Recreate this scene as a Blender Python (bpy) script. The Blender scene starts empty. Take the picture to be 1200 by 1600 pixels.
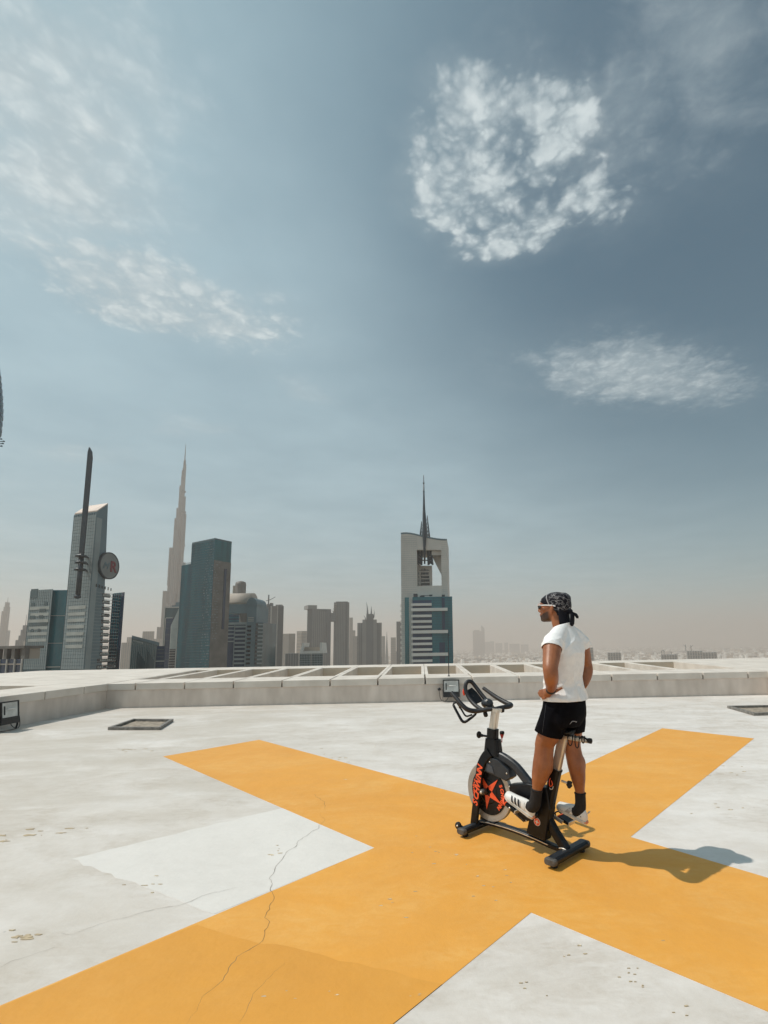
import bpy, bmesh, math, random
import numpy as np
from mathutils import Vector, Matrix, noise
from mathutils.bvhtree import BVHTree

random.seed(7)
S = bpy.context.scene
COL = S.collection
PI = math.pi
rad = math.radians

# ------------------------------------------------------------------ camera
CAM_H = 1.62                      # camera height over the roof deck
FPX, CX, CY = 780.0, 686.7, 897.0 # focal length / principal point in a 1200x1600 frame
PITCH, ROLL = rad(8.117), rad(0.94)
cr, sr = math.cos(ROLL), math.sin(ROLL)
WR = Vector((1, 0, 0)); WU = Vector((0, -math.sin(PITCH), math.cos(PITCH))); WF = Vector((0, math.cos(PITCH), math.sin(PITCH)))
cam_d = bpy.data.cameras.new('camera')
cam = bpy.data.objects.new('camera', cam_d); COL.objects.link(cam)
cxv = WR * cr - WU * sr; cyv = WR * sr + WU * cr; czv = -WF
cam.matrix_world = Matrix(((cxv.x, cyv.x, czv.x, 0), (cxv.y, cyv.y, czv.y, 0), (cxv.z, cyv.z, czv.z, CAM_H), (0, 0, 0, 1)))
cam_d.sensor_fit = 'HORIZONTAL'; cam_d.sensor_width = 36.0; cam_d.lens = 36.0 * FPX / 1200.0
cam_d.shift_x = (600 - CX) / 1200.0; cam_d.shift_y = (CY - 800) / 1200.0
cam_d.clip_start = 0.05; cam_d.clip_end = 200000
S.camera = cam
S.render.resolution_x, S.render.resolution_y = 768, 1024

def ray(x, y):
    """direction (scaled to y = 1) through a point of the photograph"""
    qx, qy = x - CX, y - CY
    u = qx * cr - qy * sr; v = -qx * sr - qy * cr
    d = Vector((u, FPX * math.cos(PITCH) - v * math.sin(PITCH), FPX * math.sin(PITCH) + v * math.cos(PITCH)))
    return d / d.y
def gnd(x, y, z=0.0):
    d = ray(x, y); k = (z - CAM_H) / d.z
    return Vector((d.x * k, k, z))
def at(x, y, Y):
    d = ray(x, y)
    return Vector((d.x * Y, Y, CAM_H + d.z * Y))
# bike / rider frame: x forward, y left, z up
BO = Vector((0.9655, 4.023, 0)); BTH = rad(134.5)
BF = Vector((math.cos(BTH), math.sin(BTH), 0)); BL = Vector((-math.sin(BTH), math.cos(BTH), 0))
def B(x, y, l=0.0):
    d = ray(x, y); c = Vector((0, 0, CAM_H))
    k = ((BO - c).dot(BL) + l) / d.dot(BL)
    p = c + d * k - BO
    return Vector((p.dot(BF), l, p.z))

# ------------------------------------------------------------------ world, sun, exposure
SUN_EL, SUN_AZ = rad(57.8), rad(180.0)       # sun straight to the left
SUN_V = Vector((math.cos(SUN_EL) * math.cos(SUN_AZ), math.cos(SUN_EL) * math.sin(SUN_AZ), math.sin(SUN_EL)))
W = bpy.data.worlds.new('World'); S.world = W; W.use_nodes = True
nt = W.node_tree; nt.nodes.clear()
def N(t, **kw):
    n = nt.nodes.new(t)
    for k, v in kw.items(): setattr(n, k, v)
    return n
def LK(a, b): nt.links.new(a, b)
def vmath(op, a, b=None, c=None):
    n = N('ShaderNodeVectorMath', operation=op)
    for i, v in enumerate((a, b, c)):
        if v is None: continue
        if hasattr(v, 'is_output'): LK(v, n.inputs[i])
        else: n.inputs[i].default_value = v
    return n
def fmath(op, a, b=None, c=None, clamp=False):
    n = N('ShaderNodeMath', operation=op); n.use_clamp = clamp
    for i, v in enumerate((a, b, c)):
        if v is None: continue
        if hasattr(v, 'is_output'): LK(v, n.inputs[i])
        else: n.inputs[i].default_value = v
    return n.outputs[0]
def smooth(v, lo, hi, a=0.0, b=1.0):
    n = N('ShaderNodeMapRange', interpolation_type='SMOOTHSTEP')
    LK(v, n.inputs[0]); n.inputs[1].default_value = lo; n.inputs[2].default_value = hi
    n.inputs[3].default_value = a; n.inputs[4].default_value = b
    return n.outputs[0]
def mixc(f, a, b, mode='MIX'):
    n = N('ShaderNodeMix', data_type='RGBA', blend_type=mode)
    for i, v in ((0, f), (6, a), (7, b)):
        if hasattr(v, 'is_output'): LK(v, n.inputs[i])
        else: n.inputs[i].default_value = v
    return n.outputs[2]
sky = N('ShaderNodeTexSky', sky_type='NISHITA', sun_disc=False, sun_elevation=SUN_EL, sun_rotation=rad(270.0),
        altitude=200.0, air_density=1.0, dust_density=1.2, ozone_density=1.6)
tc = N('ShaderNodeTexCoord')
D = tc.outputs['Generated']
sep = N('ShaderNodeSeparateXYZ'); LK(D, sep.inputs[0])
zc = fmath('MAXIMUM', sep.outputs[2], 0.03)
comb = N('ShaderNodeCombineXYZ')
LK(fmath('DIVIDE', sep.outputs[0], zc), comb.inputs[0]); LK(fmath('DIVIDE', sep.outputs[1], zc), comb.inputs[1])
P = comb.outputs[0]                                  # where the ray meets a cloud layer one unit up
def ntex(scale, detail, rough, off=(0, 0, 0), src=P, dist=0.0, sc=(1, 1, 1)):
    m = N('ShaderNodeMapping'); LK(src, m.inputs[0]); m.inputs[1].default_value = off; m.inputs[3].default_value = sc
    n = N('ShaderNodeTexNoise'); LK(m.outputs[0], n.inputs['Vector'])
    n.inputs['Scale'].default_value = scale; n.inputs['Detail'].default_value = detail
    n.inputs['Roughness'].default_value = rough; n.inputs['Distortion'].default_value = dist
    return n.outputs['Fac'] if 'Fac' in n.outputs else n.outputs[0]
def warp(scale, amt):
    n = N('ShaderNodeTexNoise'); LK(P, n.inputs['Vector']); n.inputs['Scale'].default_value = scale; n.inputs['Detail'].default_value = 4
    v = vmath('SUBTRACT', n.outputs['Color'], (0.5, 0.5, 0.5)).outputs[0]
    return vmath('MULTIPLY_ADD', v, (amt, amt, 0), P).outputs[0]
Pw = warp(3.6, 0.34)
def patch(c, ang, half, lo=1.0, hi=0.35):
    m = N('ShaderNodeMapping', vector_type='TEXTURE'); LK(Pw, m.inputs[0])
    m.inputs[1].default_value = (c[0], c[1], 0); m.inputs[2].default_value = (0, 0, rad(ang)); m.inputs[3].default_value = (half[0], half[1], 1)
    r = vmath('LENGTH', m.outputs[0]).outputs['Value']
    return smooth(r, lo, hi)
def vor(scale, src):
    n = N('ShaderNodeTexVoronoi', feature='SMOOTH_F1'); LK(src, n.inputs['Vector'])
    n.inputs['Scale'].default_value = scale; n.inputs['Smoothness'].default_value = 0.6
    return n.outputs['Distance']
Pc = warp(11.0, 0.075)
def bump(scale, src, sm=0.35):
    n = N('ShaderNodeTexVoronoi', feature='SMOOTH_F1'); LK(src, n.inputs['Vector']); n.inputs['Scale'].default_value = scale; n.inputs['Smoothness'].default_value = sm
    return smooth(n.outputs['Distance'], 0.72, 0.05)
cells = fmath('ADD', fmath('MULTIPLY', bump(14.0, Pc), 0.5), fmath('ADD', fmath('MULTIPLY', bump(29.0, Pc, 0.3), 0.3), fmath('MULTIPLY', bump(61.0, Pc, 0.25), 0.2)))   # rounded puffs of three sizes
fine = ntex(26, 9, 0.66)
wisp = ntex(5.5, 9, 0.64, sc=(1.0, 1.6, 1), dist=0.5)
mid = ntex(8, 8, 0.62, off=(3, 1, 0))
puff = fmath('ADD', fmath('MULTIPLY', cells, 0.60), fmath('MULTIPLY', fmath('ADD', fmath('MULTIPLY', mid, 0.4), fmath('MULTIPLY', fine, 0.6)), 0.72))
def cloud(mask, tex, lo, hi, amt, base=0.0):
    v = fmath('ADD', fmath('MULTIPLY', mask, 0.9), fmath('SUBTRACT', tex, 0.5))
    a = fmath('MULTIPLY', smooth(v, lo, hi), amt)
    return fmath('ADD', a, fmath('MULTIPLY', fmath('MULTIPLY', mask, mid), base)) if base else a
def cpx(x, y): d = ray(x, y); return (d.x / d.z, d.y / d.z)
big = None                                            # the large cloud: five lobes, ragged towards the right
for x, y, a_, h_, e_ in ((740, 180, 40, (.20, .15), .3), (725, 275, 20, (.21, .17), .3), (855, 215, 30, (.26, .21), .15), (800, 360, 0, (.26, .18), .25), (930, 325, 30, (.25, .21), 0.0)):
    p_ = patch(cpx(x, y), a_, h_, 1.0, e_); big = p_ if big is None else fmath('MAXIMUM', big, p_)
layers = [
    cloud(big, puff, 0.60, 1.14, 0.74, 0.40),
    cloud(patch(cpx(930, 215), 20.0, (0.50, 0.34), 1.0, 0.0), fmath('ADD', fmath('MULTIPLY', wisp, 0.6), fmath('MULTIPLY', puff, 0.4)), 0.45, 1.25, 0.40, 0.22),
    cloud(patch(cpx(1080, 100), 25.0, (0.46, 0.22), 1.0, 0.0), wisp, 0.45, 1.20, 0.40, 0.10),
    cloud(patch((-0.78, 0.88), 138.0, (0.80, 0.46), 1.0, 0.0), fmath('ADD', fmath('MULTIPLY', wisp, 0.7), fmath('MULTIPLY', puff, 0.3)), 0.25, 1.10, 0.62, 0.45),
    cloud(patch((-0.80, 1.29), 33.4, (0.64, 0.28), 1.0, 0.25), puff, 0.42, 1.15, 0.66, 0.34),
    cloud(patch((0.78, 1.79), 17.0, (0.90, 0.40), 1.0, 0.15), fmath('ADD', fmath('MULTIPLY', wisp, 0.65), fmath('MULTIPLY', puff, 0.4)), 0.42, 1.10, 0.56, 0.22),
    cloud(patch((-1.1, 2.17), 14.5, (0.42, 0.24), 1.0, 0.0), wisp, 0.35, 1.1, 0.20, 0.08),
    cloud(patch((-1.86, 2.43), 2.0, (0.56, 0.26), 1.0, 0.0), wisp, 0.35, 1.1, 0.22, 0.10),
    cloud(patch((-0.51, 1.83), 58.0, (0.22, 0.14), 1.0, 0.0), wisp, 0.35, 1.1, 0.22, 0.10),
]
alpha = layers[0]
for l in layers[1:]: alpha = fmath('MAXIMUM', alpha, l)
# thin high haze, thicker round the sun
dots = vmath('DOT_PRODUCT', vmath('NORMALIZE', D).outputs[0], tuple(SUN_V)).outputs['Value']
veil_n = ntex(1.6, 5, 0.55, off=(1.3, 4.2, 0))
Dn = vmath('NORMALIZE', D).outputs[0]
clear_d = vmath('DOT_PRODUCT', Dn, tuple(ray(1330, 80).normalized())).outputs['Value']
cover = smooth(clear_d, math.cos(rad(16)), math.cos(rad(50)))     # the upper right of the sky is clearer
low = fmath('MULTIPLY_ADD', sep.outputs[2], -0.38, 1.10)
veil = fmath('MULTIPLY', fmath('MULTIPLY_ADD', cover, 0.92, 0.08), fmath('MULTIPLY', fmath('MULTIPLY_ADD', veil_n, 0.42, 0.33), low))
veil = fmath('ADD', veil, fmath('MULTIPLY', smooth(dots, 0.50, 1.0), fmath('MULTIPLY', veil_n, 0.30)), clamp=True)
SKY_K = 0.07
skyc = mixc(1.0, sky.outputs[0], (0.10, 0.76, 0.80, 1), 'MULTIPLY')
c1 = mixc(veil, skyc, (7.9, 10.8, 11.9, 1))
shade = smooth(puff, 0.35, 0.95)
ccol = mixc(shade, (6.3, 7.7, 8.3, 1), (9.7, 10.9, 11.2, 1))
c2 = mixc(alpha, c1, ccol)
bg = N('ShaderNodeBackground'); LK(c2, bg.inputs[0]); bg.inputs[1].default_value = SKY_K
wo = N('ShaderNodeOutputWorld'); LK(bg.outputs[0], wo.inputs[0])

sl = bpy.data.lights.new('sun', 'SUN'); sl.energy = 3.6; sl.angle = rad(0.55); sl.color = (1.0, 0.94, 0.855)
so = bpy.data.objects.new('sun', sl); COL.objects.link(so)
so.rotation_euler = SUN_V.to_track_quat('Z', 'Y').to_euler(); so.location = (-20, 5, 40)

S.view_settings.view_transform = 'Standard'; S.view_settings.look = 'None'
S.view_settings.exposure = 0.0; S.view_settings.gamma = 1.0
try: S.view_settings.use_curve_mapping = False
except Exception: pass
S.render.engine = 'CYCLES'
S.cycles.use_denoising = True
S.cycles.max_bounces = 6; S.cycles.diffuse_bounces = 3; S.cycles.glossy_bounces = 3; S.cycles.transmission_bounces = 4
S.cycles.volume_bounces = 1
S.cycles.sample_clamp_indirect = 8.0

# ------------------------------------------------------------------ materials
def pmat(name, col, rough=0.6, metal=0.0, var=0.12, scale=6.0, bump=0.0, bscale=60.0, col2=None, detail=5, lo=0.35, hi=0.65, spec=0.5, coord='Object', sc=(1, 1, 1)):
    m = bpy.data.materials.new(name); m.use_nodes = True
    t = m.node_tree; b = t.nodes['Principled BSDF']
    b.inputs['Roughness'].default_value = rough; b.inputs['Metallic'].default_value = metal
    b.inputs['Specular IOR Level'].default_value = spec
    tcn = t.nodes.new('ShaderNodeTexCoord'); mp = t.nodes.new('ShaderNodeMapping'); t.links.new(tcn.outputs[coord], mp.inputs[0]); mp.inputs[3].default_value = sc
    n = t.nodes.new('ShaderNodeTexNoise'); n.inputs['Scale'].default_value = scale; n.inputs['Detail'].default_value = detail
    t.links.new(mp.outputs[0], n.inputs['Vector'])
    r = t.nodes.new('ShaderNodeMapRange'); t.links.new(n.outputs[0], r.inputs[0]); r.inputs[1].default_value = lo; r.inputs[2].default_value = hi
    mx = t.nodes.new('ShaderNodeMix'); mx.data_type = 'RGBA'
    c2 = col2 or tuple(max(0, c * (1 - var)) for c in col); c1 = col if col2 else tuple(min(1, c * (1 + var * 0.6)) for c in col)
    mx.inputs[6].default_value = (*c2, 1); mx.inputs[7].default_value = (*c1, 1)
    t.links.new(r.outputs[0], mx.inputs[0]); t.links.new(mx.outputs[2], b.inputs['Base Color'])
    if bump:
        nb = t.nodes.new('ShaderNodeTexNoise'); nb.inputs['Scale'].default_value = bscale; nb.inputs['Detail'].default_value = 6
        t.links.new(tcn.outputs[coord], nb.inputs['Vector'])
        bp = t.nodes.new('ShaderNodeBump'); bp.inputs['Strength'].default_value = bump; bp.inputs['Distance'].default_value = 0.01
        t.links.new(nb.outputs[0], bp.inputs['Height']); t.links.new(bp.outputs[0], b.inputs['Normal'])
    return m

# ------------------------------------------------------------------ mesh helpers
class MB:
    def __init__(s): s.v = []; s.f = []
    def add(s, vs, fs):
        o = len(s.v); s.v.extend([tuple(v) for v in vs]); s.f.extend([tuple(i + o for i in f) for f in fs])
        return s
    def box(s, x0, x1, y0, y1, z0, z1, M=None):
        vs = [Vector(p) for p in ((x0, y0, z0), (x1, y0, z0), (x1, y1, z0), (x0, y1, z0), (x0, y0, z1), (x1, y0, z1), (x1, y1, z1), (x0, y1, z1))]
        if M is not None: vs = [M @ v for v in vs]
        return s.add(vs, [(0, 3, 2, 1), (4, 5, 6, 7), (0, 1, 5, 4), (1, 2, 6, 5), (2, 3, 7, 6), (3, 0, 4, 7)])
    def prism(s, poly, z0, z1, top=None):
        n = len(poly); top = top or poly
        zt = z1 if isinstance(z1, (list, tuple)) else [z1] * n
        vs = [(p[0], p[1], z0) for p in poly] + [(top[i][0], top[i][1], zt[i]) for i in range(n)]
        return s.add(vs, [tuple(range(n))[::-1], tuple(range(n, 2 * n))] + [(i, (i + 1) % n, n + (i + 1) % n, n + i) for i in range(n)])
    def plate(s, poly, l0, l1):
        """polygon in the (forward, up) plane with a thickness across"""
        n = len(poly); vs = [(p[0], l0, p[1]) for p in poly] + [(p[0], l1, p[1]) for p in poly]
        return s.add(vs, [tuple(range(n))[::-1], tuple(range(n, 2 * n))] + [(i, (i + 1) % n, n + (i + 1) % n, n + i) for i in range(n)])
    def rings(s, rings, caps=True, closed=False):
        n = len(rings[0]); o = []
        vs = [p for r in rings for p in r]; m = len(rings)
        fs = [(i * n + j, i * n + (j + 1) % n, ((i + 1) % m) * n + (j + 1) % n, ((i + 1) % m) * n + j) for i in range(m if closed else m - 1) for j in range(n)]
        if caps and not closed: fs += [tuple(range(n))[::-1], tuple(range((m - 1) * n, m * n))]
        return s.add(vs, fs)
    def tube(s, pts, r, n=10, sub=0, closed=False, caps=True):
        """round tube along points; r is one radius or one per point"""
        pts = [Vector(p) for p in pts]; rr = list(r) if hasattr(r, '__len__') else [r] * len(pts)
        if sub: pts, rr = crom(pts, rr, sub, closed)
        m = len(pts); T = []
        for i in range(m):
            a = pts[(i - 1) % m] if (i or closed) else pts[0]; b = pts[(i + 1) % m] if (i < m - 1 or closed) else pts[-1]
            T.append((b - a).normalized())
        u = T[0].orthogonal().normalized(); R = []
        for i in range(m):
            u = (u - T[i] * u.dot(T[i])).normalized(); w = T[i].cross(u)
            R.append([pts[i] + (u * math.cos(2 * PI * k / n) + w * math.sin(2 * PI * k / n)) * rr[i] for k in range(n)])
        return s.rings(R, caps=caps, closed=closed)
    def sweep(s, pts, sec, side=(0, 1, 0), scl=None):
        """profile (across, normal) swept along points lying in a plane square to side"""
        pts = [Vector(p) for p in pts]; side = Vector(side); R = []
        for i, p in enumerate(pts):
            t = (pts[min(i + 1, len(pts) - 1)] - pts[max(i - 1, 0)]).normalized(); nn = t.cross(side).normalized()
            k = scl[i] if scl else (1, 1)
            R.append([p + side * (a * k[0]) + nn * (b * k[1]) for a, b in sec])
        return s.rings(R)
    def lathe(s, prof, c=(0, 0, 0), axis=(0, 0, 1), n=24):
        ax = Vector(axis).normalized(); u = ax.orthogonal().normalized(); w = ax.cross(u); c = Vector(c)
        return s.rings([[c + ax * h + (u * math.cos(2 * PI * k / n) + w * math.sin(2 * PI * k / n)) * max(r, 1e-5) for k in range(n)] for r, h in prof])
    def ell(s, c, r, n=16, m=10, M=None):
        c = Vector(c); R = []
        for i in range(1, m):
            t = PI * i / m
            R.append([(Vector((r[0] * math.sin(t) * math.cos(2 * PI * k / n), r[1] * math.sin(t) * math.sin(2 * PI * k / n), -r[2] * math.cos(t)))) for k in range(n)])
        if M is not None: R = [[M @ p for p in q] for q in R]
        return s.rings([[c + p for p in q] for q in R])
    def build(s, name, mat, parent=None, smooth=False, kind=None, bevel=0.0, segs=2, loc=None, autos=False, recalc=True):
        me = bpy.data.meshes.new(name)
        me.from_pydata(s.v, [], s.f)
        if recalc and len(s.f) < 60000:
            bm = bmesh.new(); bm.from_mesh(me); bmesh.ops.recalc_face_normals(bm, faces=bm.faces); bm.to_mesh(me); bm.free()
        if mat: me.materials.append(mat)
        if smooth: me.polygons.foreach_set('use_smooth', [True] * len(me.polygons))
        o = bpy.data.objects.new(name, me); COL.objects.link(o)
        if parent: o.parent = parent
        if kind: o['kind'] = kind
        if loc is not None: o.location = loc
        if bevel:
            b = o.modifiers.new('bevel', 'BEVEL'); b.width = bevel; b.segments = segs; b.limit_method = 'ANGLE'; b.angle_limit = rad(35)
            if autos or smooth: b.harden_normals = False
        return o
def crom(pts, rr, sub, closed=False):
    P2, R2 = [], []; m = len(pts)
    g = (lambda i: i % m) if closed else (lambda i: min(max(i, 0), m - 1))
    for i in range(m if closed else m - 1):
        a, b, c, d = (pts[g(i + k)] for k in (-1, 0, 1, 2)); ra, rb, rc, rd = (rr[g(i + k)] for k in (-1, 0, 1, 2))
        for k in range(sub):
            t = k / sub; t2, t3 = t * t, t * t * t
            w = (-.5 * t + t2 - .5 * t3, 1 - 2.5 * t2 + 1.5 * t3, .5 * t + 2 * t2 - 1.5 * t3, -.5 * t2 + .5 * t3)
            P2.append(a * w[0] + b * w[1] + c * w[2] + d * w[3]); R2.append(max(1e-4, ra * w[0] + rb * w[1] + rc * w[2] + rd * w[3]))
    if not closed: P2.append(pts[-1]); R2.append(rr[-1])
    return P2, R2
def tag(o, label=None, cat=None, group=None, kind=None):
    if label: o['label'] = label
    if cat: o['category'] = cat
    if group: o['group'] = group
    if kind: o['kind'] = kind
    return o
def thing(name, loc, label, cat, rz=0.0, group=None):
    e = bpy.data.objects.new(name, None); COL.objects.link(e); e.location = loc; e.rotation_euler = (0, 0, rz); e.empty_display_size = 0.2
    return tag(e, label, cat, group)
def text_mb(mb, body, size, M, depth=0.002, shear=0.0, offset=0.0, align='LEFT', arc=None):
    """letters as geometry, placed by the matrix M (x along the line, y up the letters, z outward)"""
    cu = bpy.data.curves.new('t', 'FONT'); cu.body = body; cu.size = size; cu.extrude = depth; cu.shear = shear; cu.offset = offset; cu.align_x = align
    cu.resolution_u = 3
    o = bpy.data.objects.new('t', cu); COL.objects.link(o)
    dg = bpy.context.evaluated_depsgraph_get(); me = bpy.data.meshes.new_from_object(o.evaluated_get(dg))
    mb.add([M @ v.co for v in me.vertices], [tuple(p.vertices) for p in me.polygons])
    bpy.data.objects.remove(o); bpy.data.curves.remove(cu); bpy.data.meshes.remove(me)
def frame(o, x, y, z):
    x, y, z, o = Vector(x), Vector(y), Vector(z), Vector(o)
    return Matrix(((x.x, y.x, z.x, o.x), (x.y, y.y, z.y, o.y), (x.z, y.z, z.z, o.z), (0, 0, 0, 1)))

# ================================================================== ROOF DECK
def nodes_of(m):
    t = m.node_tree
    def n(ty, **kw):
        x = t.nodes.new(ty)
        for k, v in kw.items(): setattr(x, k, v)
        return x
    return t, n, t.nodes['Principled BSDF']
def painted(name, base, dirt, stain, rough=0.55, dirt_amt=0.6, streak=(1, 1, 1), spots=True, seed=0.0, fade=None, wear=0.35, worncol=(0.40, 0.36, 0.31)):
    """weathered roof paint: broad dirt, drag marks, pin-hole chips and uneven screed under it"""
    m = bpy.data.materials.new(name); m.use_nodes = True
    t, n, b = nodes_of(m); L = t.links.new
    tcn = n('ShaderNodeTexCoord')
    def nz(scale, detail, rgh, sc=(1, 1, 1), off=0.0, dist=0.0):
        mp = n('ShaderNodeMapping'); L(tcn.outputs['Object'], mp.inputs[0]); mp.inputs[3].default_value = sc; mp.inputs[1].default_value = (seed + off, seed * 2 - off, 0)
        q = n('ShaderNodeTexNoise'); L(mp.outputs[0], q.inputs['Vector']); q.inputs['Scale'].default_value = scale; q.inputs['Detail'].default_value = detail
        q.inputs['Roughness'].default_value = rgh; q.inputs['Distortion'].default_value = dist
        return q.outputs[0]
    def rng(v, lo, hi, a=0.0, c=1.0):
        r = n('ShaderNodeMapRange'); L(v, r.inputs[0]); r.inputs[1].default_value = lo; r.inputs[2].default_value = hi; r.inputs[3].default_value = a; r.inputs[4].default_value = c
        return r.outputs[0]
    def mix(f, a, c, mode='MIX'):
        x = n('ShaderNodeMix', data_type='RGBA', blend_type=mode)
        for i, v in ((0, f), (6, a), (7, c)):
            if hasattr(v, 'is_output'): L(v, x.inputs[i])
            else: x.inputs[i].default_value = v
        return x.outputs[2]
    def mul(a, c):
        x = n('ShaderNodeMath', operation='MULTIPLY')
        for i, v in ((0, a), (1, c)):
            if hasattr(v, 'is_output'): L(v, x.inputs[i])
            else: x.inputs[i].default_value = v
        return x.outputs[0]
    broad = rng(nz(0.33, 6, 0.62, streak, 3.1, 0.5), 0.42, 0.68)
    medium = rng(nz(1.7, 8, 0.68, streak, 9.0, 0.3), 0.40, 0.72)
    finer = rng(nz(14, 6, 0.7, (1, 1, 1), 1.0), 0.35, 0.7)
    c = mix(mul(broad, dirt_amt), (*base, 1), (*dirt, 1))
    c = mix(mul(medium, 0.55 * dirt_amt), c, (*stain, 1))
    worn = mul(rng(nz(0.8, 9, 0.72, (1, 1.6, 1), 21.0, 0.6), 0.45, 0.62), rng(nz(5, 8, 0.8, (1, 2.2, 1), 33.0, 0.8), 0.36, 0.60))
    c = mix(mul(worn, wear), c, (*worncol, 1))
    c = mix(mul(finer, 0.10), c, (*stain, 1))
    if fade:   # older dirt lying on the left half of the roof, blotched
        sp = n('ShaderNodeSeparateXYZ'); L(tcn.outputs['Object'], sp.inputs[0])
        f = mul(rng(sp.outputs[0], fade[0], fade[1], 1.0, 0.0), rng(nz(0.55, 7, 0.65, (1, 1.7, 1), 5.0, 0.8), 0.33, 0.62))
        c = mix(mul(f, fade[2]), c, (*fade[3], 1))
    if spots:
        vo = n('ShaderNodeTexVoronoi'); L(tcn.outputs['Object'], vo.inputs['Vector']); vo.inputs['Scale'].default_value = 7.0
        dk = mul(rng(vo.outputs['Distance'], 0.07, 0.035), rng(nz(0.9, 3, 0.5, (1, 1, 1), 7.0), 0.52, 0.60))
        c = mix(mul(dk, 0.55), c, tuple(x * 0.35 for x in base) + (1,))
    L(c, b.inputs['Base Color'])
    b.inputs['Roughness'].default_value = rough; b.inputs['Specular IOR Level'].default_value = 0.3
    bp = n('ShaderNodeBump'); bp.inputs['Strength'].default_value = 0.55; bp.inputs['Distance'].default_value = 0.02
    x = n('ShaderNodeMath', operation='ADD'); L(mul(nz(2.3, 4, 0.5, (1, 1, 1), 2.0), 1.6), x.inputs[0]); L(mul(nz(34, 8, 0.75, (1, 1, 1), 4.0), 0.16), x.inputs[1])
    L(x.outputs[0], bp.inputs['Height']); L(bp.outputs[0], b.inputs['Normal'])
    return m
M_DECK = painted('deck_white', (0.75, 0.71, 0.675), (0.61, 0.57, 0.53), (0.45, 0.38, 0.30), dirt_amt=0.66, streak=(1, 1.9, 1), fade=(-4.5, 1.6, 0.85, (0.52, 0.465, 0.40)), wear=0.60, worncol=(0.41, 0.34, 0.265))
M_FRESH = painted('deck_fresh_white', (0.735, 0.70, 0.66), (0.67, 0.63, 0.59), (0.50, 0.47, 0.42), dirt_amt=0.30, seed=4.0, wear=0.15)
M_YEL = painted('helipad_yellow', (0.76, 0.355, 0.060), (0.69, 0.30, 0.045), (0.62, 0.30, 0.07), dirt_amt=0.65, seed=8.0, wear=0.42, worncol=(0.82, 0.50, 0.17))
M_YEL2 = painted('helipad_yellow_old', (0.715, 0.332, 0.053), (0.65, 0.285, 0.045), (0.56, 0.26, 0.05), dirt_amt=0.6, seed=12.0, wear=0.35, worncol=(0.74, 0.40, 0.11))
M_CRACK = pmat('crack_dirt', (0.16, 0.12, 0.08), 0.9, var=0.3)
M_CONC = pmat('parapet_concrete', (0.71, 0.625, 0.555), 0.75, scale=3.0, col2=(0.54, 0.465, 0.405), bump=0.3, bscale=40, sc=(1, 1, .35), lo=.3, hi=.7, detail=8)
M_COPE = pmat('coping_paint', (0.715, 0.65, 0.58), 0.6, scale=1.6, col2=(0.57, 0.505, 0.44), lo=.3, hi=.68, detail=9, bump=0.2, bscale=30)
M_TAN = pmat('ledge_panel_tan', (0.64, 0.54, 0.43), 0.75, scale=1.5, col2=(0.56, 0.47, 0.37))
M_BLK = pmat('black_metal', (0.018, 0.018, 0.02), 0.42, var=0.3, scale=20)
M_LENS = pmat('lamp_glass', (0.55, 0.56, 0.54), 0.12, scale=3, var=0.3, spec=0.8)
M_ALU = pmat('hatch_frame', (0.20, 0.185, 0.165), 0.6, scale=12, var=0.35)
M_DIRT = pmat('hatch_dirt', (0.38, 0.32, 0.25), 0.9, scale=9, col2=(0.20, 0.165, 0.13))

WA = rad(2.2); WX = Vector((math.cos(WA), math.sin(WA), 0)); WY = Vector((-math.sin(WA), math.cos(WA), 0))
C0 = Vector((-9.53, 14.53, 0))
def wl(x, y, z=0): return C0 + WX * x + WY * y + Vector((0, 0, z))
LW, LB = 19.35, -26.0            # inner width of the roof, back end (behind the camera)

def sheet(name, pts, z, mat, thick=None, kind='structure'):
    mb = MB(); mb.prism(pts, -0.01, z)
    o = mb.build(name, mat, kind=kind); return o
mb = MB(); mb.prism([wl(-0.02, LB), wl(LW + 0.02, LB), wl(LW + 0.02, 0.02), wl(-0.02, 0.02)], -0.30, 0.0)
deck = mb.build('roof_deck', M_DECK, kind='structure')

# the cross painted on the deck
def isect(a, b, c, d):
    r, s = b - a, d - c; k = ((c.x - a.x) * s.y - (c.y - a.y) * s.x) / (r.x * s.y - r.y * s.x); return a + r * k
ULa, ULb, inL = gnd(255, 1182), gnd(405, 1156), gnd(585, 1325)
URa, URb, inR = gnd(1035, 1138), gnd(1178, 1154), gnd(985, 1308)
inB = gnd(830, 1426)
LLd = (gnd(0, 1572) - inL).normalized(); LRd = (gnd(1200, 1372) - inR).normalized()
inT = isect(ULb, gnd(732, 1244), URa, gnd(890, 1205.5))
LL1, LR1 = inL + LLd * 5.4, inR + LRd * 5.4
LL2 = inB + (gnd(615, 1600) - inB).normalized() * 5.6; LR2 = inB + (gnd(1200, 1581) - inB).normalized() * 5.6
sheet('painted_cross', [ULa, inL, LL1, LL2, inB, LR2, LR1, inR, URb, URa, inT, ULb], 0.0022, M_YEL)
# freshly painted white field between two arms, ragged on its outer edges
def rag(a, b, n, amp):
    d = (b - a); q = Vector((-d.y, d.x, 0)).normalized()
    return [a + d * (i / n) + q * (noise.noise(Vector((i * 0.9, a.x * 3, 1))) * amp) for i in range(n)]
w1, w2, w3, w4 = gnd(441, 1262.5), gnd(112, 1342), gnd(150, 1358), gnd(335, 1428)
pts = [inL] + rag(w1, w2, 14, 0.05) + rag(w2, w3, 5, 0.04) + rag(w3, w4, 14, 0.035) + [w4]
sheet('fresh_paint_field', pts, 0.001, M_FRESH)
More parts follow.
